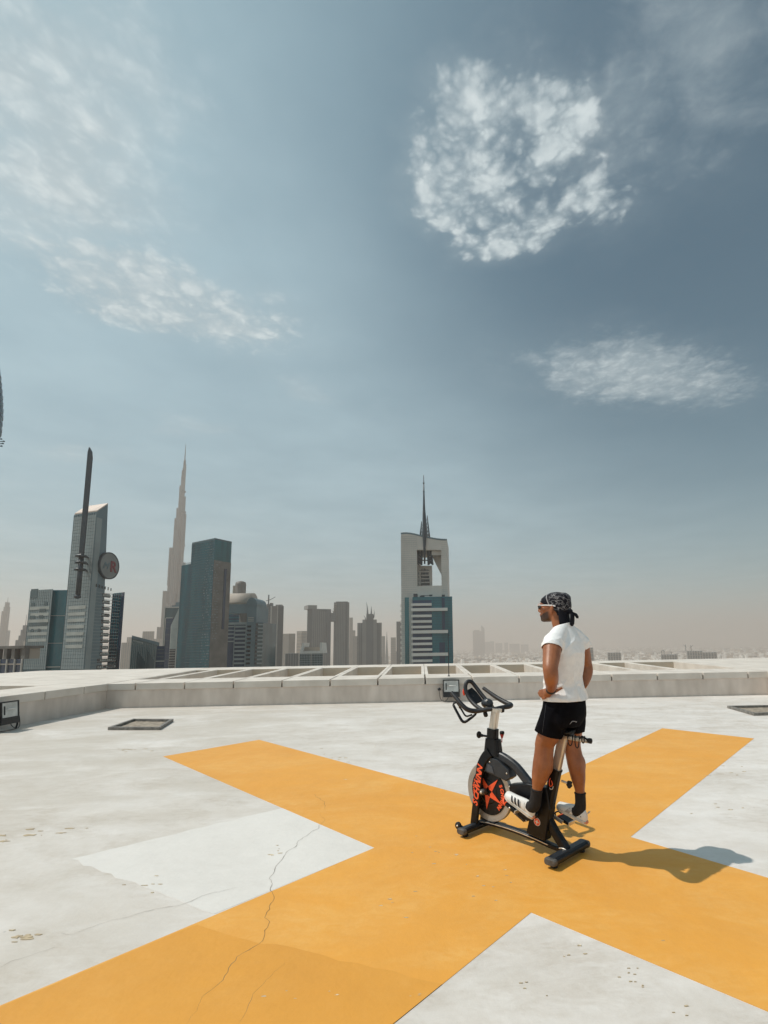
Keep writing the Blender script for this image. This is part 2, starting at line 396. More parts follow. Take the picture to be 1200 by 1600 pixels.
# older, darker coat in the near part of the cross
o1, o2, o3, o4, o5 = gnd(455, 1478), gnd(700, 1545), inB + (LL2 - inB) * 0.27, LL2, inB + (LL2 - inB) * 0.9
e1 = inL + (LL1 - inL) * 0.52
pts = [gnd(308, 1446)] + rag(gnd(322, 1452), gnd(430, 1482), 5, 0.02) + rag(gnd(432, 1476), gnd(672, 1534), 9, 0.02) + [isect(gnd(432, 1476), gnd(672, 1534), inB, LL2), LL2, LL1, gnd(290, 1452)]
sheet('older_paint_field', pts, 0.0034, M_YEL2)

# cracks: ragged, narrow, lying open in the screed
def crack(name, px, w, z=0.0038, lab=None):
    P3 = [gnd(x, y, z) for x, y in px]; fine = []
    for a, b in zip(P3[:-1], P3[1:]):
        k = max(2, int((b - a).length / 0.03))
        for i in range(k):
            p = a.lerp(b, i / k); d = (b - a).normalized(); q = Vector((-d.y, d.x, 0))
            fine.append(p + q * (noise.noise(p * 9) * 0.035 + noise.noise(p * 40) * 0.012))
    fine.append(P3[-1]); mb = MB(); L, R = [], []
    for i, p in enumerate(fine):
        a = fine[max(0, i - 1)]; b = fine[min(len(fine) - 1, i + 1)]; d = (b - a).normalized(); q = Vector((-d.y, d.x, 0))
        ww = w * (0.35 + 1.1 * abs(noise.noise(p * 17 + Vector((3, 0, 0))))) * min(1, 6 * min(i, len(fine) - 1 - i) / len(fine) + 0.1)
        L.append(p + q * ww); R.append(p - q * ww)
    n = len(fine); mb.add(L + R, [(i, i + 1, n + i + 1, n + i) for i in range(n - 1)])
    return mb.build(name, M_CRACK, kind='structure', recalc=False)
crack('crack', [(500, 1270), (507, 1280), (498, 1292), (480, 1304), (450, 1330), (430, 1355), (423, 1372), (427, 1400), (417, 1425), (420, 1440), (405, 1468), (370, 1495), (350, 1525), (340, 1538), (310, 1558), (300, 1580), (288, 1604)], 0.0019)
crack('crack', [(85, 1458), (115, 1460), (165, 1442), (215, 1427), (290, 1410), (335, 1395), (380, 1384)], 0.0015)
crack('crack', [(490, 1240), (505, 1252), (510, 1264)], 0.002)
crack('crack', [(0, 1512), (20, 1503), (50, 1492), (95, 1478)], 0.0013)
crack('crack', [(445, 1500), (425, 1525), (405, 1545), (385, 1570), (372, 1600)], 0.0009)
# places where the paint has lifted: bare spots doubling as painted flake shade, curled flakes beside, too many to count
mbA, mbB = MB(), MB()
def blob(c, r, k, sq, z, th, mb, sh=(0, 0)):
    a0 = random.uniform(0, 6.28); ring = []
    for q in range(k):
        a = a0 + q * 6.283 / k; rr_ = r * random.uniform(0.45, 1.45); ring.append(Vector((c.x + sh[0] + math.cos(a) * rr_, c.y + sh[1] + math.sin(a) * rr_ * sq, z + random.uniform(0, th))))
    mb.add([Vector((p.x, p.y, -.004)) for p in ring] + ring, [tuple(range(k))[::-1], tuple(range(k, 2 * k))] + [(q, (q + 1) % k, k + (q + 1) % k, k + q) for q in range(k)])
spots_px = ((990, 1530, 18, 9), (850, 1548, 26, 4), (1060, 1570, 30, 3), (646, 1558, 8, 3), (680, 1330, 26, 9), (745, 1372, 30, 9), (770, 1245, 20, 6), (1160, 1200, 25, 6), (36, 1462, 14, 3), (240, 1390, 22, 7), (540, 1190, 30, 10), (432, 1330, 14, 6), (610, 1410, 30, 5), (1140, 1260, 20, 5), (900, 1480, 40, 5), (30, 1305, 30, 3), (470, 1560, 60, 5))
for hx, hy, hr, nn in spots_px:
    for q in range(nn):
        c = gnd(random.gauss(hx, hr), random.gauss(hy, hr * .45)); r = random.uniform(.006, .022) * (c.length / 4)
        r = min(r, .032) * .75; blob(c, r, random.randint(9, 13), random.uniform(.15, .45), .0040, .0, mbA)
        if random.random() < .4: blob(c, r * .75, random.randint(7, 10), random.uniform(.25, .6), .0042, .0012, mbB, (r * .35, random.uniform(-.3, .3) * r))
for hx, hy, n_, w_, c_ in ((36, 1303, 9, .26, 0), (205, 1172, 8, .2, 0), (38, 1463, 5, .05, 0)):
    p0_ = gnd(hx, hy)
    for q in range(n_):
        c = p0_ + Vector((random.gauss(0, w_), random.gauss(0, w_ * .45), 0)); blob(c, random.uniform(.01, .05), 11, random.uniform(.2, .5), .0040, .0, mbA)
tag(mbA.build('bare_spot_shade', pmat('bare_spot_shade', (0.56, 0.45, 0.30), 0.9, scale=14, col2=(0.43, 0.34, 0.23)), kind='stuff'), 'small bare spots and painted flake shade where the paint has lifted off the deck', 'paint chips')
tag(mbB.build('paint_flakes', pmat('paint_flake', (0.66, 0.55, 0.38), 0.8, scale=3, var=0.25), kind='stuff'), 'small curled flakes of old paint lying beside the bare spots', 'paint chips')

# ------------------------------------------------------------------ the ring of ledge round the roof
MOD = 1.378
def ztop(o): return 0.69 + 0.021 * o
def ledge(name, label, org, xd, yd, x0, x1, joints, opens, group='ledges round the roof'):
    """inner wall, coping panels, pairs of beams across open wells, outer panels"""
    e = thing(name, org, label, 'parapet', math.atan2(xd.y, xd.x), group)
    flip = xd.cross(yd).z < 0                    # local y must point outward
    def bx(mb, a, b, o0, o1, z0=None):
        z0 = 0.5 if z0 is None else z0; s = -1 if flip else 1
        mb.add([(a, s * o0, z0), (b, s * o0, z0), (b, s * o1, z0), (a, s * o1, z0), (a, s * o0, ztop(o0)), (b, s * o0, ztop(o0)), (b, s * o1, ztop(o1)), (a, s * o1, ztop(o1))],
               [(0, 3, 2, 1), (4, 5, 6, 7), (0, 1, 5, 4), (1, 2, 6, 5), (2, 3, 7, 6), (3, 0, 4, 7)]); return mb
    s = -1 if flip else 1
    mb = MB(); mb.box(x0, x1, min(s * 0.0, s * 0.28), max(s * 0.0, s * 0.28), -0.05, 0.497); mb.build('inner_wall', M_CONC, e)
    ed = [x0] + joints + [x1]
    for a, b in zip(ed[:-1], ed[1:]):
        bx(MB(), a + 0.020, b - 0.020, -0.035, 1.30).build('coping_panel', M_COPE, e, bevel=0.008, segs=1)
        bx(MB(), a + 0.008, b - 0.008, 5.50, 7.0, -0.2).build('outer_panel', M_COPE, e, bevel=0.006, segs=1)
    mb = MB(); mb.box(x0, x1, min(s * 1.26, s * 1.296), max(s * 1.26, s * 1.296), -0.15, 0.495); mb.build('well_side', M_TAN, e)
    mb = MB(); mb.box(x0, x1, min(s * 5.466, s * 5.497), max(s * 5.466, s * 5.497), -0.15, 0.795); mb.build('well_face', M_TAN, e)  # thin tan panel added; its colour carries the warm bounce light
    for (a, b) in opens[1]:                      # solid slabs at the ends
        bx(MB(), a, b, 1.306, 5.462, -0.15).build('end_slab', M_COPE, e, bevel=0.006, segs=1)
    for j in opens[0]:
        for d0, d1 in ((-0.112, -0.006), (0.006, 0.112)):
            bx(MB(), j + d0, j + d1, 1.306, 5.462, -0.15).build('beam', M_COPE, e, bevel=0.005, segs=1)
    mb = MB(); mb.box(x0, x1, min(s * 0.3, s * 7), max(s * 0.3, s * 7), -0.2, -0.10); mb.build('well_floor', M_TAN, e)  # floor raised and kept tan to bounce light up into the wells
    return e
J = [0.80 + MOD * k for k in range(14)]
ledge('parapet_ledge', 'pale ledge with slanting open wells running across behind the cyclist', C0, WX, WY, 0.002, LW - 0.002, J,
      (J[1:-1] + [J[0]], [(0.002, 0.10), (LW - 0.10, LW - 0.002)]))
JL = [-1.03 - 1.39 * k for k in range(18)]
JLp = [-y for y in JL]
# left ledge: local x runs back towards the camera
ledge('parapet_ledge', 'pale ledge at the left edge with a floodlight standing before it', C0, -WY, -WX, 0.002, -LB, JLp, (JLp[1:], [(0.002, 0.80)]))
CR = wl(LW, 0)
ledge('parapet_ledge', 'pale ledge outside the right edge of the roof', CR, -WY, WX, 0.002, -LB, JLp, (JLp[1:], [(0.002, 0.80)]))
# corner blocks of the ring
for cx0, lab in ((-7.0, 'flat corner slab of the ledge at the left'), (LW + 0.035, 'flat corner slab of the ledge at the right')):
    pl = [wl(cx0, 0.0), wl(cx0 + 6.965, 0.0), wl(cx0 + 6.965, 7.0), wl(cx0, 7.0)]
    inner_left = cx0 > 0
    zs = [ztop(7) , ztop(0), ztop(7), ztop(7)] if not inner_left else [ztop(0), ztop(7), ztop(7), ztop(7)]
    e = thing('corner_ledge', wl(cx0, 0), lab, 'parapet', 0, 'corners of the ledge')
    o = wl(cx0, 0); mb = MB(); mb.prism([(p.x - o.x, p.y - o.y) for p in pl], -0.6, zs); mb.build('corner_slab', M_COPE, e)

# ------------------------------------------------------------------ floodlights, hatches, aerial
def floodlight(origin, rz, label, tilt, w, h, sx):
    e = thing('floodlight', origin, label, 'floodlight', rz, 'floodlights at the foot of the ledge')
    T = Matrix.Translation((0, 0, 0.145)) @ Matrix.Rotation(tilt, 4, 'X')
    mb = MB(); mb.box(-w / 2, w / 2, 0.0, 0.075, 0.0, h, T); mb.box(-w / 2 + .03, w / 2 - .03, 0.075, 0.11, 0.03, h - 0.03, T)
    for k in range(7): mb.box(-w / 2 + .05 + k * (w - .1) / 6.6, -w / 2 + .06 + k * (w - .1) / 6.6, 0.11, 0.14, 0.05, h - 0.05, T)
    hs = mb.build('housing', M_BLK, e, bevel=0.008)
    fm = MB(); b = 0.026
    for q in ((-w/2, w/2, h*0.30 - b, h*0.30), (-w/2, w/2, h - b, h), (-w/2, -w/2 + b, h*0.30, h - b), (w/2 - b, w/2, h*0.30, h - b)):
        fm.box(q[0], q[1], -0.022, -0.001, q[2], q[3], T)
    fm.box(-w/2, w/2, -0.018, -0.001, 0.0, h*0.30 - b - 0.002, T); fm.build('bezel', M_BLK, e, bevel=0.003)
    MB().box(-w/2 + b + .002, w/2 - b - .002, -0.008, -0.002, h*0.30 + .002, h - b - .002, T).build('glass', M_LENS, e)
    MB().box(-w/2 + 0.075, -w/2 + 0.105, -0.016, -0.0085, h*0.42, h*0.80, T).build('lamp_holder', M_BLK, e)
    MB().tube([T @ Vector((-0.06, -0.013, h*0.66)), T @ Vector((0.13, -0.013, h*0.66))], 0.012).build('lamp_tube', pmat('tube_white', (0.75, 0.75, 0.72), 0.3), e, smooth=True)
    mb = MB()
    for s in (-1, 1):
        mb.sweep([(s * (w/2 + .012), 0.03, 0.145 + h*0.45), (s * (w/2 + .012), 0.03, 0.10), (s * (w/2 - .02), 0.03, 0.022), (s * 0.0, 0.03, 0.018)], [(-.02, -.004), (.02, -.004), (.02, .004), (-.02, .004)], side=(0, 1, 0))
    mb.build('bracket', M_BLK, e)
    cb = MB(); cb.tube([(sx * -0.08, 0.05, 0.15), (sx * -0.13, 0.03, 0.07), (sx * -0.22, 0.0, 0.03), (sx * -0.31, 0.03, 0.10), (sx * -0.34, 0.08, 0.26), (sx * -0.34, 0.12, 0.34)], 0.008, sub=6)
    cb.build('cable', M_BLK, e, smooth=True)
    MB().lathe([(0.0, 0), (0.04, 0.004), (0.048, 0.03), (0.04, 0.07), (0.0, 0.075)], (sx * -0.34, 0.19, 0.36), (0, -1, 0.1), 14).build('junction_box', M_BLK, e, smooth=True)
    return e
floodlight(wl(9.81, -0.27), WA, 'black square floodlight with cable against the wall behind the exercise bike', rad(-4), 0.47, 0.49, 1)
floodlight(wl(0.40, -3.86), rad(90 + 2.2), 'black floodlight at the left edge of the photo under the ledge', rad(-6), 0.46, 0.47, -1)

def hatch(pts, label):
    c = sum(pts, Vector()) / 4; e = thing('roof_drain', c, label, 'drain', 0, 'square drain frames in the deck')
    q = [p - c for p in pts]; inn = [p * (1 - 0.075 / p.length * 1.3) for p in q]
    for i in range(4):
        j = (i + 1) % 4; MB().prism([q[i], q[j], inn[j], inn[i]], 0.001, 0.062).build('curb', M_ALU, e, bevel=0.006)
    mb = MB(); n = 14; vs = []
    for i in range(n + 1):
        for j in range(n + 1):
            p = inn[0].lerp(inn[1], i / n).lerp(inn[3].lerp(inn[2], i / n), j / n); vs.append((p.x, p.y, 0.006 + 0.016 * abs(noise.noise(p * 6))))
    mb.add(vs, [(i * (n + 1) + j, (i + 1) * (n + 1) + j, (i + 1) * (n + 1) + j + 1, i * (n + 1) + j + 1) for i in range(n) for j in range(n)])
    mb.build('grit_bed', M_DIRT, e, smooth=True)
    return e
hatch([gnd(168, 1141), gnd(250, 1141), gnd(271, 1127.5), gnd(208, 1127)], 'square drain frame filled with grit on the left of the deck')
h0 = gnd(1178, 1118.5); hatch([h0, h0 + Vector((1.15, 0.06, 0)), h0 + Vector((1.30, 1.32, 0)), h0 + Vector((0.16, 1.30, 0))], 'square drain frame cut by the right edge of the photo')

e = thing('aerial_rod', wl(9.78, 0.32, ztop(0.32)), 'thin aerial rod on the ledge in front of the blue glass tower', 'aerial')
MB().tube([(0, 0, 0), (0.0, 0, 0.85), (0.005, 0, 1.28)], [0.013, 0.011, 0.007], 8).build('rod', M_BLK, e)
MB().tube([(0, 0, 1.20), (0.09, 0, 1.23)], 0.006, 6).build('arm', M_BLK, e)
MB().lathe([(0, 0), (0.035, 0), (0.035, 0.02), (0.014, 0.03), (0, 0.03)], (0, 0, 0)).build('foot', M_BLK, e)

# ================================================================== CITY
GZ = -190.0
M_GRND = pmat('city_ground', (0.30, 0.25, 0.19), 0.95, scale=0.004, col2=(0.20, 0.175, 0.14), detail=8, coord='Object')
mb = MB(); mb.add([(-60000, -30000, GZ), (60000, -30000, GZ), (60000, 42000, GZ), (-60000, 42000, GZ)], [(0, 1, 2, 3)])
mb.build('city_ground', M_GRND, kind='structure')
def glass(name, col, rough=0.18, var=0.25, scale=0.12, sc=(1, 1, 0.3), spec=0.6):
    return pmat(name, col, rough, var=var, scale=scale, spec=spec, sc=sc)
G_TEAL = glass('glass_teal', (0.001, 0.135, 0.170)); G_NAVY = glass('glass_navy', (0.003, 0.034, 0.085)); G_GREEN = glass('glass_green', (0.016, 0.140, 0.160), sc=(1, 1, .15), var=.45)
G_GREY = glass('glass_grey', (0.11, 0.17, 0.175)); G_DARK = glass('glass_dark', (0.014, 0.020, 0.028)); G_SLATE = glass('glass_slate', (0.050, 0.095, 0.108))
C_GREY = pmat('clad_grey', (0.255, 0.30, 0.305), 0.55, scale=0.1, var=.12); C_GREY2 = pmat('clad_blue_grey', (0.13, 0.19, 0.215), 0.5, scale=0.1, var=.12)
C_PALE = pmat('clad_pale', (0.48, 0.45, 0.41), 0.6, scale=0.08, var=.08); C_WHITE = pmat('clad_white', (0.66, 0.64, 0.60), 0.55, scale=0.1, var=.06)
C_PINK = pmat('roof_pink', (0.66, 0.53, 0.45), 0.6, scale=0.1); C_STONE = pmat('stone_brown', (0.165, 0.15, 0.135), 0.6, scale=0.15, var=.25)
C_SAND = pmat('clad_sand', (0.36, 0.31, 0.26), 0.7, scale=0.05); C_STEEL = pmat('steel_dark', (0.018, 0.032, 0.045), 0.4, var=.2, scale=.3)
C_LIGHTBAND = pmat('band_light', (0.40, 0.41, 0.38), 0.5, scale=.2); C_RED = pmat('sign_red', (0.22, 0.03, 0.04), 0.5); C_SIGN = pmat('sign_face', (0.21, 0.22, 0.215), 0.5, scale=.1)
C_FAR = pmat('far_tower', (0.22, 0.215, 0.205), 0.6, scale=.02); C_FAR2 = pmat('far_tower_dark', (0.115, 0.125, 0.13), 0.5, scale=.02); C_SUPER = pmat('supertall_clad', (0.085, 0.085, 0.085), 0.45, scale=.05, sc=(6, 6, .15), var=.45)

def PP(x, Y, y=1040): p = at(x, y, Y); return Vector((p.x, p.y, 0))
def Z(y, Y, x=600): return at(x, y, Y).z
def zpx(x, y, Y): return at(x, y, Y).z
def fr(p0, p1):
    d = Vector((p1.x - p0.x, p1.y - p0.y, 0)); L = d.length; d.normalize()
    return frame((p0.x, p0.y, 0), d, (0, 0, 1), (d.y, -d.x, 0)), L
class Bld:
    def __init__(s, name, label, pts, depth=None, cat='building', group=None):
        s.p = pts; c = sum(pts, Vector()) / len(pts); s.o = Vector((c.x, c.y, GZ))
        s.e = thing(name, s.o, label, cat, 0, group)
        if len(pts) == 2:
            d = (pts[1] - pts[0]); n = Vector((c.x, c.y, 0)).normalized() * (depth or d.length); s.poly = [pts[0], pts[1], pts[1] + n, pts[0] + n]
        else: s.poly = [pts[0], pts[1], pts[2], pts[0] + pts[2] - pts[1]]
    def put(s, mb, name, mat, parent=None, **kw):
        mb.v = [(v[0] - s.o.x, v[1] - s.o.y, v[2] - s.o.z) for v in mb.v]
        return mb.build(name, mat, parent or s.e, **kw)
    def body(s, ztop, mat, name='wall', poly=None, z0=None, top=None):
        mb = MB(); mb.prism([(p.x, p.y) for p in (poly or s.poly)], GZ if z0 is None else z0, ztop, [(p.x, p.y) for p in top] if top else None)
        return s.put(mb, name, mat)
    def rows(s, name, mat, p0, p1, z0, z1, n, frac=0.5, u0=0.0, u1=1.0, out=0.35, skip=None, each=False, d0=0.0):
        M, L = fr(p0, p1); h = (z1 - z0) / n; mb = MB()
        for i in range(n):
            if skip and skip(i): continue
            a = z0 + i * h + h * (1 - frac) / 2
            q = MB() if each else mb
            q.box(u0 * L, u1 * L, a, a + h * frac, d0, out, M)
            if each: s.put(q, name, mat)
        if not each: return s.put(mb, name, mat, kind='stuff')
    def cols(s, name, mat, p0, p1, z0, z1, n, frac=0.2, out=0.4, u0=0.0, u1=1.0):
        M, L = fr(p0, p1); a0, a1 = u0 * L, u1 * L; w = (a1 - a0) / n; mb = MB()
        for i in range(n + 1): mb.box(a0 + i * w - w * frac / 2, a0 + i * w + w * frac / 2, z0, z1, 0, out, M)
        return s.put(mb, name, mat, kind='stuff')
    def grid(s, name, mat, p0, p1, z0, z1, nc, nr, fx=0.6, fz=0.55, out=0.2, u0=0.0, u1=1.0, drop=0.0, rnd=None):
        M, L = fr(p0, p1); a0, a1 = u0 * L, u1 * L; w = (a1 - a0) / nc; h = (z1 - z0) / nr; mb = MB(); R = rnd or random
        for i in range(nc):
            for j in range(nr):
                if drop and R.random() < drop: continue
                x = a0 + (i + .5 - fx / 2) * w; z = z0 + (j + .5 - fz / 2) * h
                mb.box(x, x + fx * w, z, z + fz * h, 0, out, M)
        return s.put(mb, name, mat, kind='stuff')
    def piece(s, name, mat, p0, p1, u0, u1, z0, z1, d0, d1, **kw):
        M, L = fr(p0, p1); mb = MB(); mb.box(u0 * L, u1 * L, z0, z1, d0, d1, M); return s.put(mb, name, mat, **kw)

# ---- slanted-roof tower with the blade (left)
Y0 = 255
A, Bp, Cc = PP(95, 255, 1045), PP(131.5, 250, 1045), PP(180.5, 272, 1045)
b = Bld('hotel_tower', 'grey tower with a slanted roof, round sign and tall blade spire', [A, Bp, Cc])
zA, zC = zpx(117, 804, 255), zpx(169, 788, 257)
Ct = Bp + (Cc - Bp) * 0.32
bk = A + Cc - Bp; At2 = A + (bk - A) * 0.32
mb = MB()
mb.add([(A.x, A.y, GZ), (Bp.x, Bp.y, GZ), (Cc.x, Cc.y, GZ), (bk.x, bk.y, GZ), (A.x, A.y, zA), (Bp.x, Bp.y, zA), (Ct.x, Ct.y, zC), (At2.x, At2.y, zC)],
       [(0, 1, 5, 4), (1, 2, 6, 5), (2, 3, 7, 6), (3, 0, 4, 7), (4, 5, 6, 7), (3, 2, 1, 0)])
b.put(mb, 'wall', C_GREY2)
nrm = (Ct - Bp); dz = Vector((nrm.x, nrm.y, zC - zA)); off = Vector((0, 0, 0.5))
mb = MB(); q = [Vector((A.x, A.y, zA)), Vector((Bp.x, Bp.y, zA)), Vector((Ct.x, Ct.y, zC)), Vector((At2.x, At2.y, zC))]
mb.add([v + Vector((0, 0, .05)) for v in q] + [v + Vector((0, 0, .7)) for v in q], [(3, 2, 1, 0), (4, 5, 6, 7), (0, 1, 5, 4), (1, 2, 6, 5), (2, 3, 7, 6), (3, 0, 4, 7)])
b.put(mb, 'roof', C_PINK)
b.rows('facade_panel', C_GREY, A, Bp, zpx(110, 1046, 252), zA - 1.5, 44, 0.92, 0.02, 0.985, 0.25)
b.cols('mullion', C_GREY2, A, Bp, GZ, zA - 0.5, 10, 0.035, 0.30)
for i, yy in enumerate((949, 959, 969, 979, 990, 1000, 1010)):
    z = zpx(115, yy, 252); b.piece('window_band', C_LIGHTBAND, A, Bp, 0.14, 0.88, z - 0.9, z + 0.75, 0, 0.42)
rr = random.Random(3)
for i in range(12):
    yy = 931 + i * 10.1; z = zpx(162, yy, 262); u0 = 0.38 + i * 0.006 if i < 10 else 0.37; u1 = 0.62 + i * .008 if i < 10 else 0.985
    f = b.piece('window_row', G_DARK, Bp, Cc, u0, u1, z - 1.0, z + 0.9, 0, 0.12)
    M, L = fr(Bp, Cc); mb = MB()
    for k in range(9):
        if rr.random() < 0.6: x = (u0 + (u1 - u0) * (k + .3) / 9) * L; mb.box(x, x + 0.9, z - 0.6 + rr.random() * .5, z + 0.5, 0.12, 0.2, M)
    b.put(mb, 'curtain', C_LIGHTBAND, f)
b.rows('spandrel_line', C_GREY, Bp, Cc, zpx(160, 1046, 262), zpx(160, 925, 262), 24, 0.12, 0.02, 0.98, 0.2)
b.piece('corner_fin', C_GREY, Bp, Cc, 0.0, 0.16, GZ, zA - 3, 0, 0.3)
# round sign
M, L = fr(Bp, Cc); ctr = Bp + (Cc - Bp) * 0.46; R_ = 21.5 * 260 / FPX; sc_ = Vector((ctr.x, ctr.y, zpx(168.5, 884, 260)))
Nn = M.to_3x3() @ Vector((0, 0, 1)); Dd = M.to_3x3() @ Vector((1, 0, 0))
tgt = Vector((sc_.x, sc_.y, sc_.z)) + Nn * 1.2
sg = MB(); sg.lathe([(0, 0), (R_, 0), (R_, 1.4), (R_ * .93, 1.4), (R_ * .93, 1.15), (0, 1.15)], tgt - Nn * 1.2, Nn, 40); sgo = b.put(sg, 'round_sign', C_STEEL)
sg = MB(); sg.lathe([(0, 1.16), (R_ * .92, 1.16), (R_ * .92, 1.3), (0, 1.3)], tgt - Nn * 1.2, Nn, 40); b.put(sg, 'sign_face', C_SIGN, sgo)
sg = MB(); text_mb(sg, 'R', R_ * 1.15, frame(tgt + Nn * .2 + Dd * R_ * 0.02 - Vector((0, 0, R_ * .42)), Dd, (0, 0, 1), Nn), 0.2, 0, 0.12); b.put(sg, 'sign_letter', C_RED, sgo)
sg = MB(); text_mb(sg, 'M', R_ * 0.72, frame(tgt + Nn * .2 - Dd * R_ * 0.72 - Vector((0, 0, R_ * .30)), Dd, (0, 0, 1), Nn), 0.2, 0.35); b.put(sg, 'sign_letter', C_GREY2, sgo)
for k, hh in enumerate((1.6, 1.7, 1.5, 1.6, 1.7, 1.5)):
    sg = MB(); zz = zpx(160, 916 + k * .6, 257); sg.box((0.13 + .095 * k) * L, (0.13 + .095 * k) * L + 0.5, zz - hh / 2, zz + hh / 2, 0.3, 0.5, M); b.put(sg, 'sign_letter', G_DARK)
# blade
bl = at(121.5, 934, 246); bt = zpx(140, 699, 246); bx0 = bl.x; by0 = bl.y
def bz(y): return zpx(130, y, 246)
mb = MB(); w = 1.08
prof = [(-w, bz(866)), (w, bz(866)), (w * 1.15, bz(760)), (w * 1.15, bz(716)), (w * 0.7, bz(706)), (-w * .55, bt), (-w, bz(707))]
mb.add([(bx0 + a, by0 - .5, z) for a, z in prof] + [(bx0 + a, by0 + .5, z) for a, z in prof], [tuple(range(7)), tuple(range(7, 14))[::-1]] + [(i, (i + 1) % 7, 7 + (i + 1) % 7, 7 + i) for i in range(7)])
bl_e = thing('blade_spire', (bx0, by0, bz(934)), 'dark curved blade mounted like a sword on the slanted-roof tower', 'spire')
def pb(mb, n, m, **k): mb.v = [(v[0] - bx0, v[1] - by0, v[2] - bz(934)) for v in mb.v]; return mb.build(n, m, bl_e, **k)
pb(mb, 'blade', C_STEEL)
mb = MB(); mb.tube([(bx0, by0, bz(934)), (bx0, by0, bz(866))], 1.15, 10); pb(mb, 'grip', C_STEEL, smooth=True)
for yy in (869, 879, 890):
    mb = MB(); mb.lathe([(0, -.5), (2.5, -.45), (2.7, 0), (2.5, .45), (0, .5)], (bx0, by0, bz(yy)), (0, 0, 1), 14); pb(mb, 'guard_ring', C_STEEL, smooth=True)
    mb = MB(); mb.box(bx0 - .4, bx0 + .4, by0, by0 + 8, bz(yy) - .3, bz(yy) + .3); pb(mb, 'mount', C_STEEL)
mb = MB(); mb.ell((bx0 - .2, by0, bz(932)), (1.6, 1.4, 1.2)); pb(mb, 'pommel', C_STEEL, smooth=True)

# left wing and right wing of the hotel
wA, wB, wC = PP(36.5, 262, 1045), PP(71.5, 258, 1045), PP(93.8, 259, 1045)
b = Bld('hotel_wing', 'grey gridded wing with a deep blue glass strip beside the blade tower', [wA, wB], 26)
zt = zpx(60, 921.5, 260); b.body(zt, C_GREY2)
b.rows('facade_panel', C_GREY, wA, wB, zpx(50, 1046, 260), zt, 26, 0.93, 0.01, 0.99, 0.2)
b.cols('mullion', C_GREY2, wA, wB, GZ, zt - .3, 12, 0.035, 0.3)
for i, yy in enumerate((950, 960, 970, 981, 990, 1000)):
    z = zpx(55, yy, 260); b.piece('window_band', C_LIGHTBAND, wA, wB, 0.10 if i % 2 else 0.04, 0.93, z - .9, z + .7, 0, .36)
for u, yy, hw in ((.03, 927, .30), (.1, 944, .16), (.7, 944, .12), (.5, 954, .28), (.08, 964, .24), (.5, 964, .2), (.06, 975, .86), (.2, 985, .12), (.5, 985, .12)):
    z = zpx(55, yy, 260); b.piece('window', G_SLATE, wA, wB, u, u + hw, z - (2.4 if yy == 927 else .8), z + (2.4 if yy == 927 else .8), 0, .38)
b2p = [wB + Vector((-1.6, 2.0, 0)), wC + Vector((2.0, 2.0, 0))]
b.body(zt - .3, G_TEAL, 'glass_strip', [b2p[0], b2p[1], b2p[1] + Vector((-8, 24, 0)), b2p[0] + Vector((-8, 24, 0))])
for yy in (962, 1005): z = zpx(85, yy, 260); b.piece('glazing_bar', C_LIGHTBAND, b2p[0], b2p[1], 0, 1, z - .15, z + .15, 0, .25)
z = zpx(85, 1042, 260); b.piece('canopy', C_LIGHTBAND, b2p[0], b2p[1], 0, 1, z - .3, z + .3, 0, 1.2)
M, L = fr(wA, wB); mb = MB(); mb.box(L * 1.5, L * 1.72, zt, zt + 2.6, -20, -12, M); mb.box(L * 1.58, L * 1.6, zt + 2.6, zt + 5.0, -16, -15.5, M); b.put(mb, 'roof_plant', C_STONE)
rA, rB = PP(180, 285, 1045), PP(186, 278, 1045)
b = Bld('hotel_wing', 'narrow deep blue glass wing on the right of the blade tower', [PP(168, 283, 1045), rB], 24)
zt = zpx(187, 926, 280); b.body(zt, G_TEAL); b.cols('mullion', G_NAVY, b.p[0], b.p[1], GZ, zt - .2, 5, .12, .3); b.rows('glazing_bar', G_NAVY, b.p[0], b.p[1], zpx(187, 1046, 280), zt, 14, .06, 0, 1, .2)
b.piece('edge_fin', G_NAVY, b.p[0], b.p[1], .80, 1.0, GZ, zt - .1, 0, .5)

# ---- low frame building, far left
p0, p1 = PP(-25, 206, 1045), PP(35.5, 200, 1045)
b = Bld('office_block', 'low block with an open concrete roof frame at the left edge', [p0, p1], 9)
z0 = zpx(18, 1030, 198); z1 = zpx(18, 1009, 198)
b.body(z0, G_NAVY, 'glass_wall'); M, L = fr(p0, p1)
mb = MB(); mb.box(-.5, L + .5, z1 - 1.1, z1, -7, .6, M); b.put(mb, 'roof_slab', C_STONE)
for u in (.05, .30, .52, .72, .98):
    mb = MB(); mb.box(u * L - .9, u * L + .9, z0, z1 - 1.1, -1.6, 0.1, M); b.put(mb, 'column', C_STONE)
mb = MB(); mb.box(.66 * L, L, z0, z1 - 1.1, -6, -2, M); b.put(mb, 'plant_room', C_SAND)
for u in (0.02, .2, .4, .6, .8, .98): b.piece('pilaster', C_PALE, p0, p1, u - .012, u + .012, GZ, z0, 0, .5)
b.rows('spandrel', C_SAND, p0, p1, z0 - 24, z0, 6, .12, 0, 1, .3)

